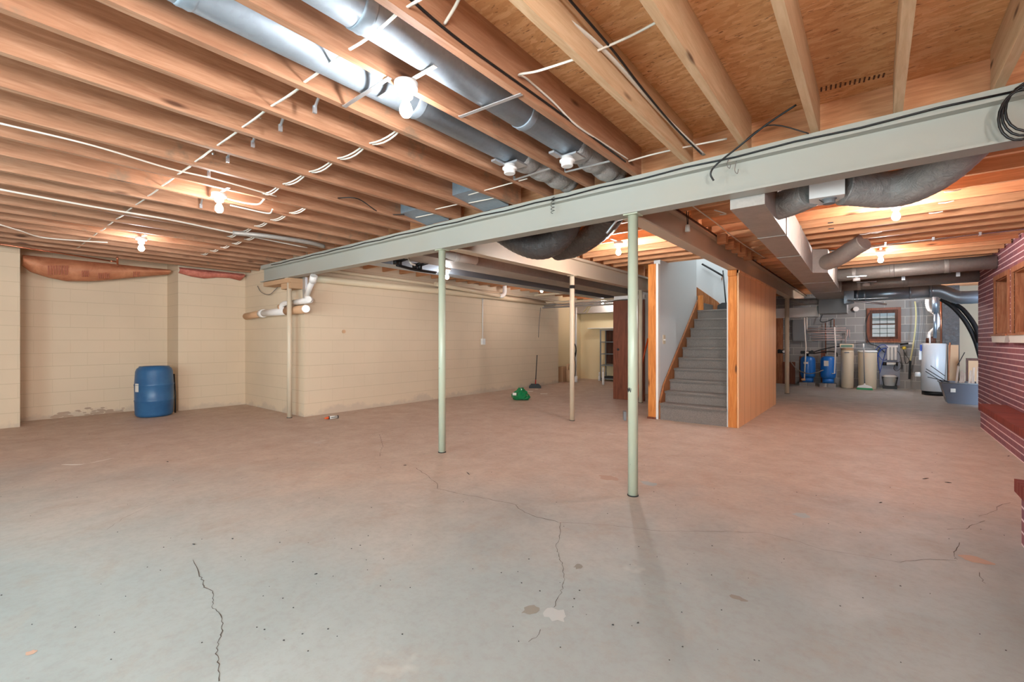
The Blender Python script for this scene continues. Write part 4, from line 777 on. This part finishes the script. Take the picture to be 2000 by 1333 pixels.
build('case', M().box(-1.82, -1.46, 14.95, 15.04, 1.19, 1.80), M_GREYP, t); d_ = build('door', M().box(-1.80, -1.48, 14.935, 14.95, 1.21, 1.78), M_GREYP, t); build('latch', M().box(-1.52, -1.50, 14.925, 14.935, 1.46, 1.52), M_SILV, d_)
solo('flex_conduit', M().tube([(-1.90 + .004 * sin(i), 14.9, .9 + i * .035) for i in range(34)], .022, 10, ridge=.12), M_SILV, 'ribbed silver conduit rising beside the electrical panel', 'conduit')
def pp(name, lab, pix, Y, r, mt, cat='pipe', grp=None):
    return solo(name, M().tube([at(x, y, Y=Y) for x, y in pix], r, 10), mt, lab, cat, grp)
pp('white_pipe', 'thin white pipe standing in front of the left blue tank', [(1571, 622), (1572, 648), (1574, 680), (1571, 741)], 14.1, .016, M_PVC)
pp('white_pipe', 'second white pipe from the ceiling beside the electrical panel', [(1576, 620), (1576, 645)], 14.2, .014, M_PVC)
pp('white_pipe', 'thin white pipe dropping in front of the right blue tank', [(1630, 640), (1632, 680), (1630, 731), (1624, 731)], 14.1, .015, M_PVC)
pp('wood_pad', 'small wooden pad under the white pipe by the left tank', [(1565, 743), (1573, 743)], 14.1, .03, M_CARD, 'pad')
for i, (yy, a, b) in enumerate([(643, 1576, 1652), (647.5, 1576, 1657), (651, 1576, 1630), (657, 1580, 1640), (661, 1583, 1645), (666, 1586, 1650)]):
    pp('pinkish_pipe', 'pinkish water pipe along the block wall over the tanks, %s from the top' % ORD[i], [(a, yy), (b, yy - 1)], 14.9, .010, M_PINKP, grp='pinkish pipes on the block wall')
pp('pinkish_pipe', 'pinkish vertical pipe down to the tall beige tank', [(1655, 645), (1655, 655), (1652, 662), (1652, 672)], 14.88, .012, M_PINKP)
pp('pinkish_pipe', 'pinkish vertical pipe right of the one to the beige tank', [(1659, 645), (1659, 662)], 14.88, .012, M_PINKP)
pp('copper_pipe', 'dark vertical pipe on the wall between the two blue tanks', [(1612, 632), (1613, 692)], 14.95, .012, M_COPPER); pp('copper_pipe', 'dark vertical pipe above the right blue tank', [(1629, 625), (1629, 640)], 14.95, .012, M_COPPER)
cable('black_wire', [at(1589, 689, Y=14.5), at(1610, 683, Y=14.5), at(1643, 677, Y=14.5)], .014, M_BLACK, 'black hose from the left tank valve to the tall beige tank')
cable('black_wire', [at(1590, 692, Y=14.4), at(1602, 690, Y=14.4), at(1620, 688, Y=14.4), at(1633, 690, Y=14.4), at(1635, 698, Y=14.4)], .016, M_BLACK, 'black hose arching over the right blue tank')
cable('power_cable', [at(1543, 706, Y=14.1), at(1556, 722, Y=14.05), at(1576, 731, Y=14.0), at(1595, 729, Y=14.0), at(1608, 724, Y=14.1)], .012, M_CABG, 'grey hose drooping across the front of the blue tanks', 'hose')
cable('black_wire', [at(1608, 612, Y=14.9), at(1602, 628, Y=14.9), at(1612, 630, Y=14.9), at(1628, 624, Y=14.9)], .01, M_BLACK, 'black wire tangle on the wall beneath the end of the trunk duct')
cable('black_wire', [at(1635, 673.5, Y=14.95), at(1660, 673, Y=14.95), at(1692, 671, Y=14.95)], .006, M_CABB, 'thin black cord along the wall behind the beige tanks')
# softener and brine tank
t = thing('softener_tank', 'tall slim beige water softener with a green display head', 'tank', (-.52, 14.5, 0), 'beige water softener tanks')
c = (-.545, 14.42, 0); build('tank_body', M().lathe([(.12, 0), (.132, .02), (.137, .9), (.13, .97)], c, 30), M_BEIGE, t)
build('collar', M().lathe([(.134, .97), (.134, 1.0), (.10, 1.02)], c, 24), M_CARD, t)
ch_ = build('control_head', M().box(-.695, -.41, 14.32, 14.5, 1.03, 1.13), M_BEIGE, t); build('display', M().box(-.67, -.435, 14.31, 14.32, 1.05, 1.10), mat('green_display', rgb(60, 110, 84), .3), ch_)
build('name_plate', M().box(-.60, -.50, 14.275, 14.286, .90, .925), M_GREYP, t)
t = thing('brine_tank', 'wide beige brine tank with a white lid, right of the slim softener', 'tank', (-.135, 14.45, 0), 'beige water softener tanks')
c = (-.14, 14.46, 0); build('tank_body', M().lathe([(.17, 0), (.18, .02), (.19, .90), (.188, .92)], c, 32), M_BEIGE, t)
build('lid', M().lathe([(.198, .92), (.20, .955), (.18, .965)], c, 32), M_WHITE, t)
# push broom
t = thing('push_broom', 'green-headed broom leaning upright against the wide beige tank', 'broom', (-.17, 14.0, 0))
q = at(1690, 756, Z=.03)
bx, by = -.19, 14.12
build('handle', M().tube([(bx, by, .12), (bx - .02, by + .06, 1.04)], .011, 8), M_GREYP, t); build('grip', M().tube([(bx - .02, by + .06, 1.0), (bx - .022, by + .07, 1.14)], .014, 8), M_WHITE, t)
build('head', M().prism([(bx - .15, .05), (bx - .13, .09), (bx - .02, .125), (bx - .01, .16), (bx + .01, .16), (bx + .02, .125), (bx + .13, .09), (bx + .15, .05)], by - .03, by + .03, 'y'), M_WHITE, t)
build('bristles', M().prism([(bx - .16, .001), (bx - .15, .05), (bx + .15, .05), (bx + .16, .001)], by - .03, by + .03, 'y'), M_GREEN, t)
# filter system on backer board
t = thing('filter_board', 'grey backer board with three upright white water filters and blue tubes', 'water filter', (.29, 14.98, .1))
build('board', M().box(.10, .50, 15.0, 15.045, .08, 1.12), M_BOARD, t)
for x in (.275, .345, .415): build('filter_cartridge', M().lathe([(.026, .72), (.03, .73), (.03, 1.04), (.024, 1.06)], (x, 14.95, 0), 16), M_WHITE, t)
build('bracket', M().box(.235, .46, 14.93, 15.0, 1.04, 1.09), M_WHITE, t)
pu_ = build('pump', M().tube([(.24, 14.93, .625), (.42, 14.93, .625)], .035, 14), M_WHITE, t); build('pump_cap', M().tube([(.16, 14.93, .625), (.24, 14.93, .625)], .042, 14).tube([(.42, 14.93, .625), (.46, 14.93, .625)], .05, 14), M_BLACK, pu_)
tb = M()
for (a, b_, sg) in [((.02, 14.9, .95), (.27, 14.92, 1.03), -.12), ((.05, 14.9, .80), (.24, 14.93, 1.0), -.08), ((.10, 14.9, .38), (.24, 14.9, 1.03), 0), ((.06, 14.9, .9), (.25, 14.9, .75), .1)]: tb.tube(arc(a, b_, sg, 10), .007, 6)
tb.tube(spline([(.24, 14.9, 1.03), (.12, 14.88, .98), (.07, 14.88, .8), (.08, 14.88, .6), (.10, 14.9, .45)], 5), .010, 6)
build('blue_tube', tb, M_BLUEH, t)
bt_ = M().tube(spline([(.40, 14.9, .6), (.5, 14.9, .68), (.52, 14.9, .55), (.44, 14.9, .45), (.38, 14.9, .5), (.40, 14.9, .6)], 5), .006, 6).tube(spline([(.45, 14.9, .95), (.5, 14.9, .85), (.54, 14.9, .6), (.53, 14.9, .5)], 5), .006, 6)
build('black_tube', bt_, M_CABB, t)
t = thing('white_bucket', 'small white lidded bucket with dark frame under the filter board', 'bucket', (.29, 14.84, .08))
build('pail', M().lathe([(.11, .08), (.13, .30), (.135, .30)], (.30, 14.84, 0), 24), M_WHITE, t); build('lid', M().lathe([(.138, .30), (.138, .32), (.10, .345), (.02, .35)], (.30, 14.84, 0), 24), M_WHITE, t)
build('stand', M().tube([(.15, 14.80, .30), (.19, 14.80, .06), (.41, 14.80, .06), (.45, 14.80, .30)], .012, 6).tube([(.15, 14.78, .28), (.45, 14.78, .28)], .008, 6).box(.16, .44, 14.76, 14.92, 0, .075), M_BLACK, t)
t = thing('filter_valve', 'black and white valve with a yellow tag on the wall right of the filters', 'valve', (.58, 14.95, 1.06))
p = at(1768, 673, Y=14.95); build('body', M().tube([p + Vector((-.1, 0, -.02)), p + Vector((.06, 0, .01))], .022, 10), M_BLACK, t); build('white_end', M().tube([p + Vector((.06, 0, .01)), p + Vector((.14, 0, .01))], .026, 12), M_WHITE, t)
q = at(1766, 681, Y=14.9); build('yellow_tag', M().lathe([(.03, 0), (.04, .02), (.04, .06), (.02, .08)], q + Vector((0, 0, -.04)), 12), M_YELL, t)
cable('black_wire', [at(1764, 684, Y=14.9), at(1769, 695, Y=14.9), at(1776, 705, Y=14.9), at(1770, 712, Y=14.9), at(1766, 700, Y=14.9), at(1768, 690, Y=14.9)], .006, M_CABB, 'thin dark wire loop below the yellow tag')
cable('black_wire', [at(1698, 612, Y=14.95), at(1692, 630, Y=14.95), at(1692, 655, Y=14.95), at(1699, 672, Y=14.95), at(1714, 678, Y=14.95), at(1728, 690, Y=14.95)], .010, M_CABB, 'black cable curving down left of the window to the filters')
cable('hose', [at(1787, 590, Y=14.85), at(1789, 612, Y=14.85), at(1788, 640, Y=14.85), at(1784, 672, Y=14.85), at(1778, 706, Y=14.85)], .016, M_HOSEY, 'pale yellow hose hanging down the wall right of the window', 'hose')
cable('hose', [at(1778, 706, Y=14.85), at(1777, 725, Y=14.85), at(1776, 742, Y=14.8)], .022, M_BLACK, 'black hose end below the pale yellow hose', 'hose')
cable('black_wire', [at(1800, 590, Y=14.95), at(1804, 620, Y=14.95), at(1802, 650, Y=14.95), at(1800, 672, Y=14.95)], .006, M_CABG, 'thin grey wire down the wall left of the flue pipes')
solo('wall_vent', M().tube([at(1672, 605, Y=15.045), at(1672, 605, Y=14.93)], .062, 20).tube([at(1672, 605, Y=14.93), at(1672, 605, Y=14.925)], .035, 16), M_PVC, 'round white vent cap on the block wall left of the window', 'vent')
# water heater
hx, hy = at(1824, 700, Y=13.75).x, 13.75
t = thing('water_heater', 'tall pale grey-white water heater in the utility corner', 'water heater', (hx, hy, 0))
build('tank_body', M().lathe([(.213, .09), (.218, .095), (.218, 1.13), (.20, 1.15), (.02, 1.16)], (hx, hy, 0), 40), M_HEAT, t); build('base', M().lathe([(.205, .0), (.205, .09)], (hx, hy, 0), 36), M_BLACK, t)
p = at(1798, 690, Y=13.75); build('control_box', M().box(p.x - .03, p.x + .06, hy - .07, hy + .04, .78, 1.0), M_WHITE, t); build('label', M().box(hx - .235, hx - .205, hy - .1, hy, .98, 1.12), M_BLUEH, t)
build('gas_valve', M().lathe([(.05, 0), (.055, .06), (.04, .10)], (hx - .27, hy - .02, .40), 14), M_WHITE, t)
build('draft_hood', M().lathe([(.085, 1.16), (.085, 1.25), (.06, 1.30)], (hx - .05, hy, 0), 16), M_BROWN, t)
t = thing('flue_pipe', 'white flexible flue winding up from the water heater', 'pipe', (hx - .13, hy, 1.3))
fp = spline([at(1815, 662, Y=13.72), at(1817, 652, Y=13.72), at(1829, 640, Y=13.72), at(1832, 628, Y=13.72), at(1827, 614, Y=13.72), at(1816, 606, Y=13.72), at(1812, 596, Y=13.72), at(1812, 586, Y=13.72)], 5)
build('flexible_tube', M().tube(fp, .042, 14, ridge=.08), M_WHITE, t)
solo('grey_pipe', M().tube([at(1827, 578, Y=13.6), at(1827, 612, Y=13.6)], .055, 16).tube([at(1827, 612, Y=13.6), at(1826, 662, Y=13.6)], .032, 14), M_BLUEG, 'blue-grey metal pipe dropping behind the water heater flue', 'pipe')
pp('copper_pipe', 'copper pipe rising from the right of the water heater', [(1838, 672), (1838, 585)], 13.7, .014, M_COPPER); pp('copper_pipe', 'white pipe stub on top of the water heater', [(1816, 672), (1816, 656)], 13.6, .014, M_PVC)
solo('dark_chase', M().box(1.22, 1.50, 14.3, 14.6, 0, 2.47), M_FLEX, 'dark vertical chase behind the water heater', 'chase')
solo('cardboard_sheet', M().obox((hx + .30, 13.62, .56), (.16, .03, 1.12), -.15), M_CARD, 'tan cardboard sheet leaning on the water heater', 'sheet')
solo('wood_stick', M().tube([(hx + .20, 13.5, .02), (hx + .24, 13.56, 1.17)], .013, 6), M_CEDAR, 'thin wooden stick leaning on the water heater', 'stick')
for i, dz in enumerate((0, .22)):
    solo('black_hose', M().tube(spline([at(1838 + 14 * i, 586 + 4 * i, Y=12.4), at(1862 + 14 * i, 602, Y=12.3), at(1886 + 8 * i, 630 - 8 * i, Y=12.2), at(1904 + 3 * i, 664 - 20 * i, Y=12.1), at(1915, 700 - 30 * i, Y=12.0)], 6), .038, 12), M_BLACK, ['thick black hose arching down to the right, lower one', 'thick black hose arching down to the right, upper one'][i], 'hose', 'arching black hoses')
t = thing('picture_frame', 'pale framed panel with a dark edge leaning behind the plastic tote', 'frame', (1.75, 13.3, 0))
a = at(1887, 701, Y=13.2)
build('frame', M().box(a.x, a.x + .5, 13.2, 13.24, .02, a.z), M_BROWN, t); build('panel', M().box(a.x + .03, a.x + .47, 13.185, 13.2, .05, a.z - .05), M_CARD, t)
# tote with laths
t = thing('plastic_tote', 'smoky clear plastic tote on the floor by the brick wall corner', 'tote', (1.33, 12.1, 0))
tx, ty = 1.40, 12.25
def ring(hw, hl, z): return [(tx - hl, ty - hw, z), (tx + hl, ty - hw, z), (tx + hl, ty + hw, z), (tx - hl, ty + hw, z)]
v = ring(.20, .30, .004) + ring(.26, .40, .40) + ring(.245, .385, .40) + ring(.19, .285, .015)
build('bin', M().add(v, [(0, 3, 2, 1)] + [(i, (i + 1) % 4, 4 + (i + 1) % 4, 4 + i) for i in range(4)] + [(4 + i, 4 + (i + 1) % 4, 8 + (i + 1) % 4, 8 + i) for i in range(4)] + [(8 + i, 8 + (i + 1) % 4, 12 + (i + 1) % 4, 12 + i) for i in range(4)] + [(12, 13, 14, 15)]), M_TOTE, t)
build('rim', M().tube([(x, y, z) for x, y, z in ring(.265, .405, .40)], .012, 6, closed=True), M_GREYP, t)
build('label', M().obox((1.17, 11.995, .26), (.07, .006, .07), 0), M_PAPER, t)
for i in range(12):
    x = tx - .20 + .045 * i; lean = random.uniform(-.10, .12); h = random.uniform(.55, .70)
    R2 = Matrix.Rotation(lean, 3, 'Y') @ Matrix.Rotation(random.uniform(-.1, .1), 3, 'X')
    solo('wood_lath', M().obox((x + lean * .3, ty - .12 + .022 * i, .03 + h / 2), (.032, .009, h), R2), M_LATH, 'flat wooden lath standing upright in the tote, %s from the left' % ORD[i], 'lath', 'wooden laths in the tote')
for i, (a, b_) in enumerate([((1809, 722), (1835, 738)), ((1808, 727), (1832, 742)), ((1818, 716), (1832, 726)), ((1812, 738), (1834, 743)), ((1870, 715), (1884, 690))]):
    p = at(*a, Y=11.9); q = at(*b_, Y=12.1); d = (q - p).normalized()
    solo('twig', M().tube([p, q + d * (.25 if i < 4 else 0)], .007, 5), M_DARK, 'dark stick poking out of the tote, %s from the top left' % ORD[i], 'stick', 'sticks in the tote')
# ================================================================== MIDDLE / UTILITY LEFT
t = thing('metal_shelf', 'dark metal shelving unit against the yellow wall', 'shelf', (-6.1, 12.45, 0))
for x, y in ((-6.47, 12.3), (-5.63, 12.3), (-6.47, 12.64), (-5.63, 12.64)): build('upright', M().box(x, x + .03, y, y + .03, 0, 1.55), M_GREYP, t)
for z in (1.52, 1.16, .80, .46, .06): build('shelf_board', M().box(-6.46, -5.61, 12.31, 12.66, z, z + .025), M_GREYP, t)
build('back_panel', M().box(-6.44, -6.15, 12.665, 12.68, .5, 1.52), M_BROWN, t)
solo('white_board', M().box(-6.98, -5.6, 12.45, 12.69, 1.585, 1.605), M_TRIMW, 'white board lying across the top of the metal shelving', 'board')
solo('white_box', M().box(-6.05, -5.9, 12.35, 12.5, .826, .85), M_PAPER, 'small white item on a shelf of the metal unit', 'box')
solo('dark_box', M().box(-6.35, -5.7, 12.32, 12.6, .086, .14), M_DARK, 'dark flat thing on the bottom shelf of the metal unit', 'box')
solo('soffit_duct', M().box(-7.35, -3.7, 12.3, 12.68, 2.06, 2.46), M_GALVD, 'grey sheet metal soffit along the top of the yellow wall', 'duct')
t = thing('sump_pipe', 'white riser pipe from the sump up to the ceiling', 'pipe', (-6.88, 11.6, 0))
build('riser', pipe([(-6.80, 11.45, .05), (-6.80, 11.45, 2.45)], .026, 12), M_PVC, t); build('foot', M().lathe([(.05, 0), (.05, .18)], (-6.80, 11.45, 0), 14), M_PVC, t)
t = thing('hose_coil', 'coil of black hose hung on the white riser pipe', 'hose', (-6.80, 11.40, .7))
m = M()
for i in range(3): m.tube([(-6.84 + .09 * cos(2 * pi * k / 18), 11.39 - .015 * i, .92 + .02 * i + (.22 - .02 * i) * sin(2 * pi * k / 18)) for k in range(18)], .010, 6, closed=True)
build('coil', m, M_CABB, t); build('tail', M().tube(spline([(-6.80, 11.38, .72), (-6.76, 11.37, .45), (-6.78, 11.36, .2), (-6.86, 11.3, .02)], 5), .010, 6), M_CABB, t)
t = thing('sump_pit', 'tan box with a pinkish pipe standing at the wall end', 'box', (-7.2, 11.4, 0))
build('box', M().box(-7.34, -7.12, 11.25, 11.6, .0, .44), M_CARD, t); build('pipe', pipe([(-7.02, 11.35, .0), (-7.02, 11.35, .50), (-6.92, 11.38, .52)], .035, 12), M_PVCT, t); build('bin', M().lathe([(.10, 0), (.115, .36)], (-6.96, 11.38, 0), 20), M_PVCT, t)
for i, (px, py, h, lab) in enumerate([(1178, 753, .36, 'white pipe stub standing on the floor before the shelving, taller one'), (1170.5, 745, .14, 'white pipe stub standing on the floor before the shelving, shorter one')]):
    p = at(px, py, Z=0.0); solo('pipe_stub', M().tube([p + Vector((0, 0, .001)), p + Vector((0, 0, h))], .032, 14).tube([p + Vector((0, 0, h)), p + Vector((0, 0, h + .12))], .018, 10), M_PVC, lab, 'pipe', 'white pipe stubs on the floor')
for i, (zz, dx) in enumerate([(2.26, 0), (2.20, .12), (2.13, .05)]):
    cable('ceiling_pipe', [(-7.0, 10.0 + dx, zz - .03), (-6.85, 10.25 + dx, zz), (-6.5, 10.35 + dx, zz), (-3.7, 10.4 + dx, zz)], .026, M_PVCC if i < 1 else M_GALVD, ['cream pipe curving off the side wall under the rear joists, top one', 'grey pipe curving off the side wall under the rear joists, middle one', 'grey pipe curving off the side wall under the rear joists, lowest one'][i], 'pipe', 6)
cable('ceiling_pipe', [at(1040, 585, Z=2.36), at(1046, 578, Z=2.42), at(1100, 574, Z=2.44)], .03, M_PVCC, 'cream pipe elbow just left of the bulb over the side wall', 'pipe')
for i, (a, b_) in enumerate([((1139, 611), (1160, 594)), ((1146, 613), (1158, 595))]):
    cable('yellow_pipe', [at(*a, Y=11.5), at((a[0] + b_[0]) / 2 - 1, (a[1] + b_[1]) / 2 - 1, Y=11.5), at(*b_, Y=11.5)], .014, M_HOSEY, ['pale yellow hose bending down by the white riser, left', 'pale yellow hose bending down by the white riser, right'][i], 'hose')
cable('pipe_shadow_strand', [(-7.0, 9.95, 2.10), (-7.01, 9.93, 1.9), (-7.035, 9.92, 1.6), (-7.035, 9.90, 1.3)], .008, M_CABG, 'thin grey strand in place of a pipe shadow near the far end of the side wall', 'shadow line')  # solid strand put where a pipe's shadow falls down the wall
t = thing('orange_pole', 'orange pole leaning against the brown partition by the stairs', 'pole', (-3.5, 8.5, .3))
build('pole', M().tube([at(1266, 662, Y=8.64), at(1251, 725, Y=8.59), at(1245, 778, Y=8.55)], .016, 8), M_ORANGE, t)
t = thing('floor_squeegee', 'dark flat tool head lying on the floor behind the nearest green post', 'tool', at(1222, 815, Z=0))
p = at(1220, 822, Z=.0); build('head', M().obox(p + Vector((0, 0, .07)), (.04, .16, .13), .5), M_GREYP, t)
# side-wall dustpan
t = thing('long_dustpan', 'black long-handled dustpan leaning at the far end of the side wall', 'dustpan', (-6.75, 9.35, 0))
p = at(1045, 760, Z=0.0)
px_ = p.x; py_ = p.y
dv = Vector((cos(.35), sin(.35), 0)) ; dv = Vector((_c, _s, 0))
pts = [(-.155, .001), (-.15, .05), (-.09, .11), (.10, .11), (.15, .06), (.155, .001)]
vs = [p + dv * a + Vector((0, 0, b)) for a, b in pts] + [p + dv * a * .95 + Vector((-_s * .22, _c * .22, b * .9)) for a, b in pts]
vs[6:] = [Vector((max(v.x, -7.03), v.y, v.z)) for v in vs[6:]]
build('pan', M().add(vs, [(0, 1, 2, 3, 4, 5)[::-1], (6, 7, 8, 9, 10, 11)] + [(i, (i + 1) % 6, 6 + (i + 1) % 6, 6 + i) for i in range(6)]), M_BLACK, t)
build('handle', M().tube([p + Vector((0, .03, .20)), at(1049, 695, Y=p.y + .1)], .011, 8), M_DARK, t); build('handle_socket', M().tube([p + Vector((0, .02, .10)), p + Vector((0, .03, .22))], .015, 8), M_RED, t)
# green bag
p = at(1007, 783, Z=0.0)
t = thing('green_bag', 'shiny crumpled green plastic bag on the floor near the side wall', 'bag', p)
rnd = random.Random(3); gb = M(); n = 18; prof = [(.02, .0), (.13, .005), (.165, .05), (.16, .10), (.125, .16), (.07, .20), (.05, .235), (.01, .24)]
vs = []
for i, (r, z) in enumerate(prof):
    for k in range(n): a = 2 * pi * k / n; rr = r * (1 + rnd.uniform(-.22, .22)); vs.append((p.x + .06 + cos(a) * rr * 1.1, p.y + .1 + sin(a) * rr * .9, z + (rnd.uniform(-.01, .02) if 0 < i < 7 else 0)))
gb.add(vs, [(i * n + k, i * n + (k + 1) % n, (i + 1) * n + (k + 1) % n, (i + 1) * n + k) for i in range(len(prof) - 1) for k in range(n)])
M_GBAG = mat('green_foil', rgb(24, 120, 70), .18); build('crumpled_body', gb, M_GBAG, t)
p2 = p + Vector((.02, -.06, .13)); build('label', M().obox(p2, (.08, .01, .05), .3), M_PAPER, t)
for i, (px, py, a, b_, lab) in enumerate([(1062, 771, .16, .05, 'flat white scrap on the floor in front of the dustpan'), (1035, 766, .14, .05, 'pale debris strip on the floor left of the white scrap'), (1048, 762, .08, .04, 'small pale crumb pile right beside the dustpan')]):
    q = at(px, py, Z=0); solo('floor_scrap', M().obox(q + Vector((0, 0, .004)), (a, b_, .006), YAW + .1), M_PAPER, lab, 'scrap')
# caulk tube
p = at(646, 817, Z=0.026)
t = thing('caulk_tube', 'caulk tube with orange tip and black and white label lying by the wall corner', 'tube', (p.x, p.y, 0))
a = at(634.5, 818.5, Z=.026); b = at(660, 815.5, Z=.026); d = (b - a).normalized()
build('tube_body', M().tube([a + d * .055, b], .024, 18), M_BLACK, t); build('label', M().tube([a + d * .07, b - d * .015], .0245, 18), M_PAPER, t)
build('cap', M().tube([a - d * .01, a + d * .02, a + d * .055], [.006, .017, .023], 14), M_ORANGE, t)
u = Vector((0, 0, 1)); s_ = Vector((d.y, -d.x, 0))
m = M(); L_ = (b - a).length
for i in range(7): c = a + d * (.085 + i * (L_ - .12) / 7) + s_ * .0240 + u * .003; m.obox(c, (.007, .004, .016), math.atan2(d.y, d.x))
build('printed_text', m, M_BLACK, t)
build('label_band', M().tube([b - d * .035, b - d * .03], .0247, 18), M_BLACK, t)
# printed stamp on the strand board
m = M()
rnd = random.Random(5)
for i in range(16):
    f = i / 15; q = at(1595 + 140 * f, 178 - 32 * f, Z=ZT - .003)
    if abs(q.x - .1) > .05: m.obox(q, (.008, rnd.uniform(.03, .06), .003), .1)
build('printed_stamp', m, M_BROWN, COL.objects['ceiling'])
# stamps of dirt and pale drips on the slab
solo('floor_debris', M(), M_DARK, 'x', 'x') if False else None
m = M(); rnd = random.Random(11)
for i in range(260):
    px = rnd.uniform(0, 2000); py = 700 + 600 * rnd.random() ** 1.3
    if py < 840 and (px < 620 or px > 1900): continue
    q = at(px, max(py, 850), Z=0); r = rnd.uniform(.0015, .0045)
    m.add([q + Vector((cos(a) * r * rnd.uniform(.6, 1.6), sin(a) * r, .001)) for a in (0, 1.2, 2.5, 3.8, 5.1)] + [q + Vector((0, 0, .004))], [(i_, (i_ + 1) % 5, 5) for i_ in range(5)])
o = build('floor_grit', m, M_DARK); tag(o, 'dark grit and crumbs scattered all over the concrete floor', 'grit', kind='stuff')
for i, (px, py, l, a) in enumerate([(378, 1066, .022, .3), (454, 1055, .012, .6), (327, 904, .03, .3), (617, 1124, .016, 1.2), (791, 911, .03, .8), (914, 927, .09, -.5), (1246, 1220, .010, 1), (1197, 1224, .010, .4), (1720, 984, .03, .9), (1852, 945, .045, .2), (1808, 937, .07, .9), (1970, 893, .04, 1.0)]):
    q = at(px, py, Z=0); solo('floor_chip', M().tube([q + Vector((-cos(a) * l / 2, -sin(a) * l / 2, .0035)), q + Vector((.001, .002, .004)), q + Vector((cos(a) * l / 2, sin(a) * l / 2, .0035))], [.0012, .0035, .001], 6), M_DARK, 'small dark splinter on the slab, %s' % ['beside the left crack', 'right of the one by the left crack', 'in the far left, near the pale drip', 'alone in the lower left half', 'dark pebble left of the second green post', 'long thin one right of the second green post base', 'in the lower middle, right of the pale spot', 'in the lower middle, left of the shadow', 'right middle, by the pale scuff', 'right side, left of the brick hearth', 'right side, long and thin', 'tight against the brick ledge'][i], 'splinter')
for i, (pix, lab) in enumerate([([(120, 909), (165, 908), (222, 896)], 'pale dried drip line on the far left floor'), ]):
    pts = [at(x, y, Z=.0) for x, y in pix]; m = M(); vs = []
    sp_ = spline(pts, 6)
    for j, q in enumerate(sp_): wd = .018 * sin(pi * (j + .5) / (len(sp_))) + .002; vs += [q + Vector((0, -wd, .001)), q + Vector((0, wd, .001))]
    m.add(vs, [(2 * j, 2 * j + 2, 2 * j + 3, 2 * j + 1) for j in range(len(sp_) - 1)]); build('paint_drip', m, M_TRIMW, fl)
# flaking paint along the foot of the left wall
rnd = random.Random(9); m = M()
for i in range(46):
    y = rnd.uniform(.95, 1.85); z = rnd.uniform(.01, .13) * (1 - abs(y - 1.45) / .8); r = rnd.uniform(.012, .04)
    m.add([(-9.9485 + i * .00012, y + cos(a) * r * 1.6, max(.002, z + sin(a) * r * .6)) for a in (0, 1, 2.2, 3.1, 4.4, 5.4)], [(0, 1, 2, 3, 4, 5)])
build('flaked_patch', m, mat('flaked_paint', rgb(178, 152, 130), .9), COL.objects['wall_left'])
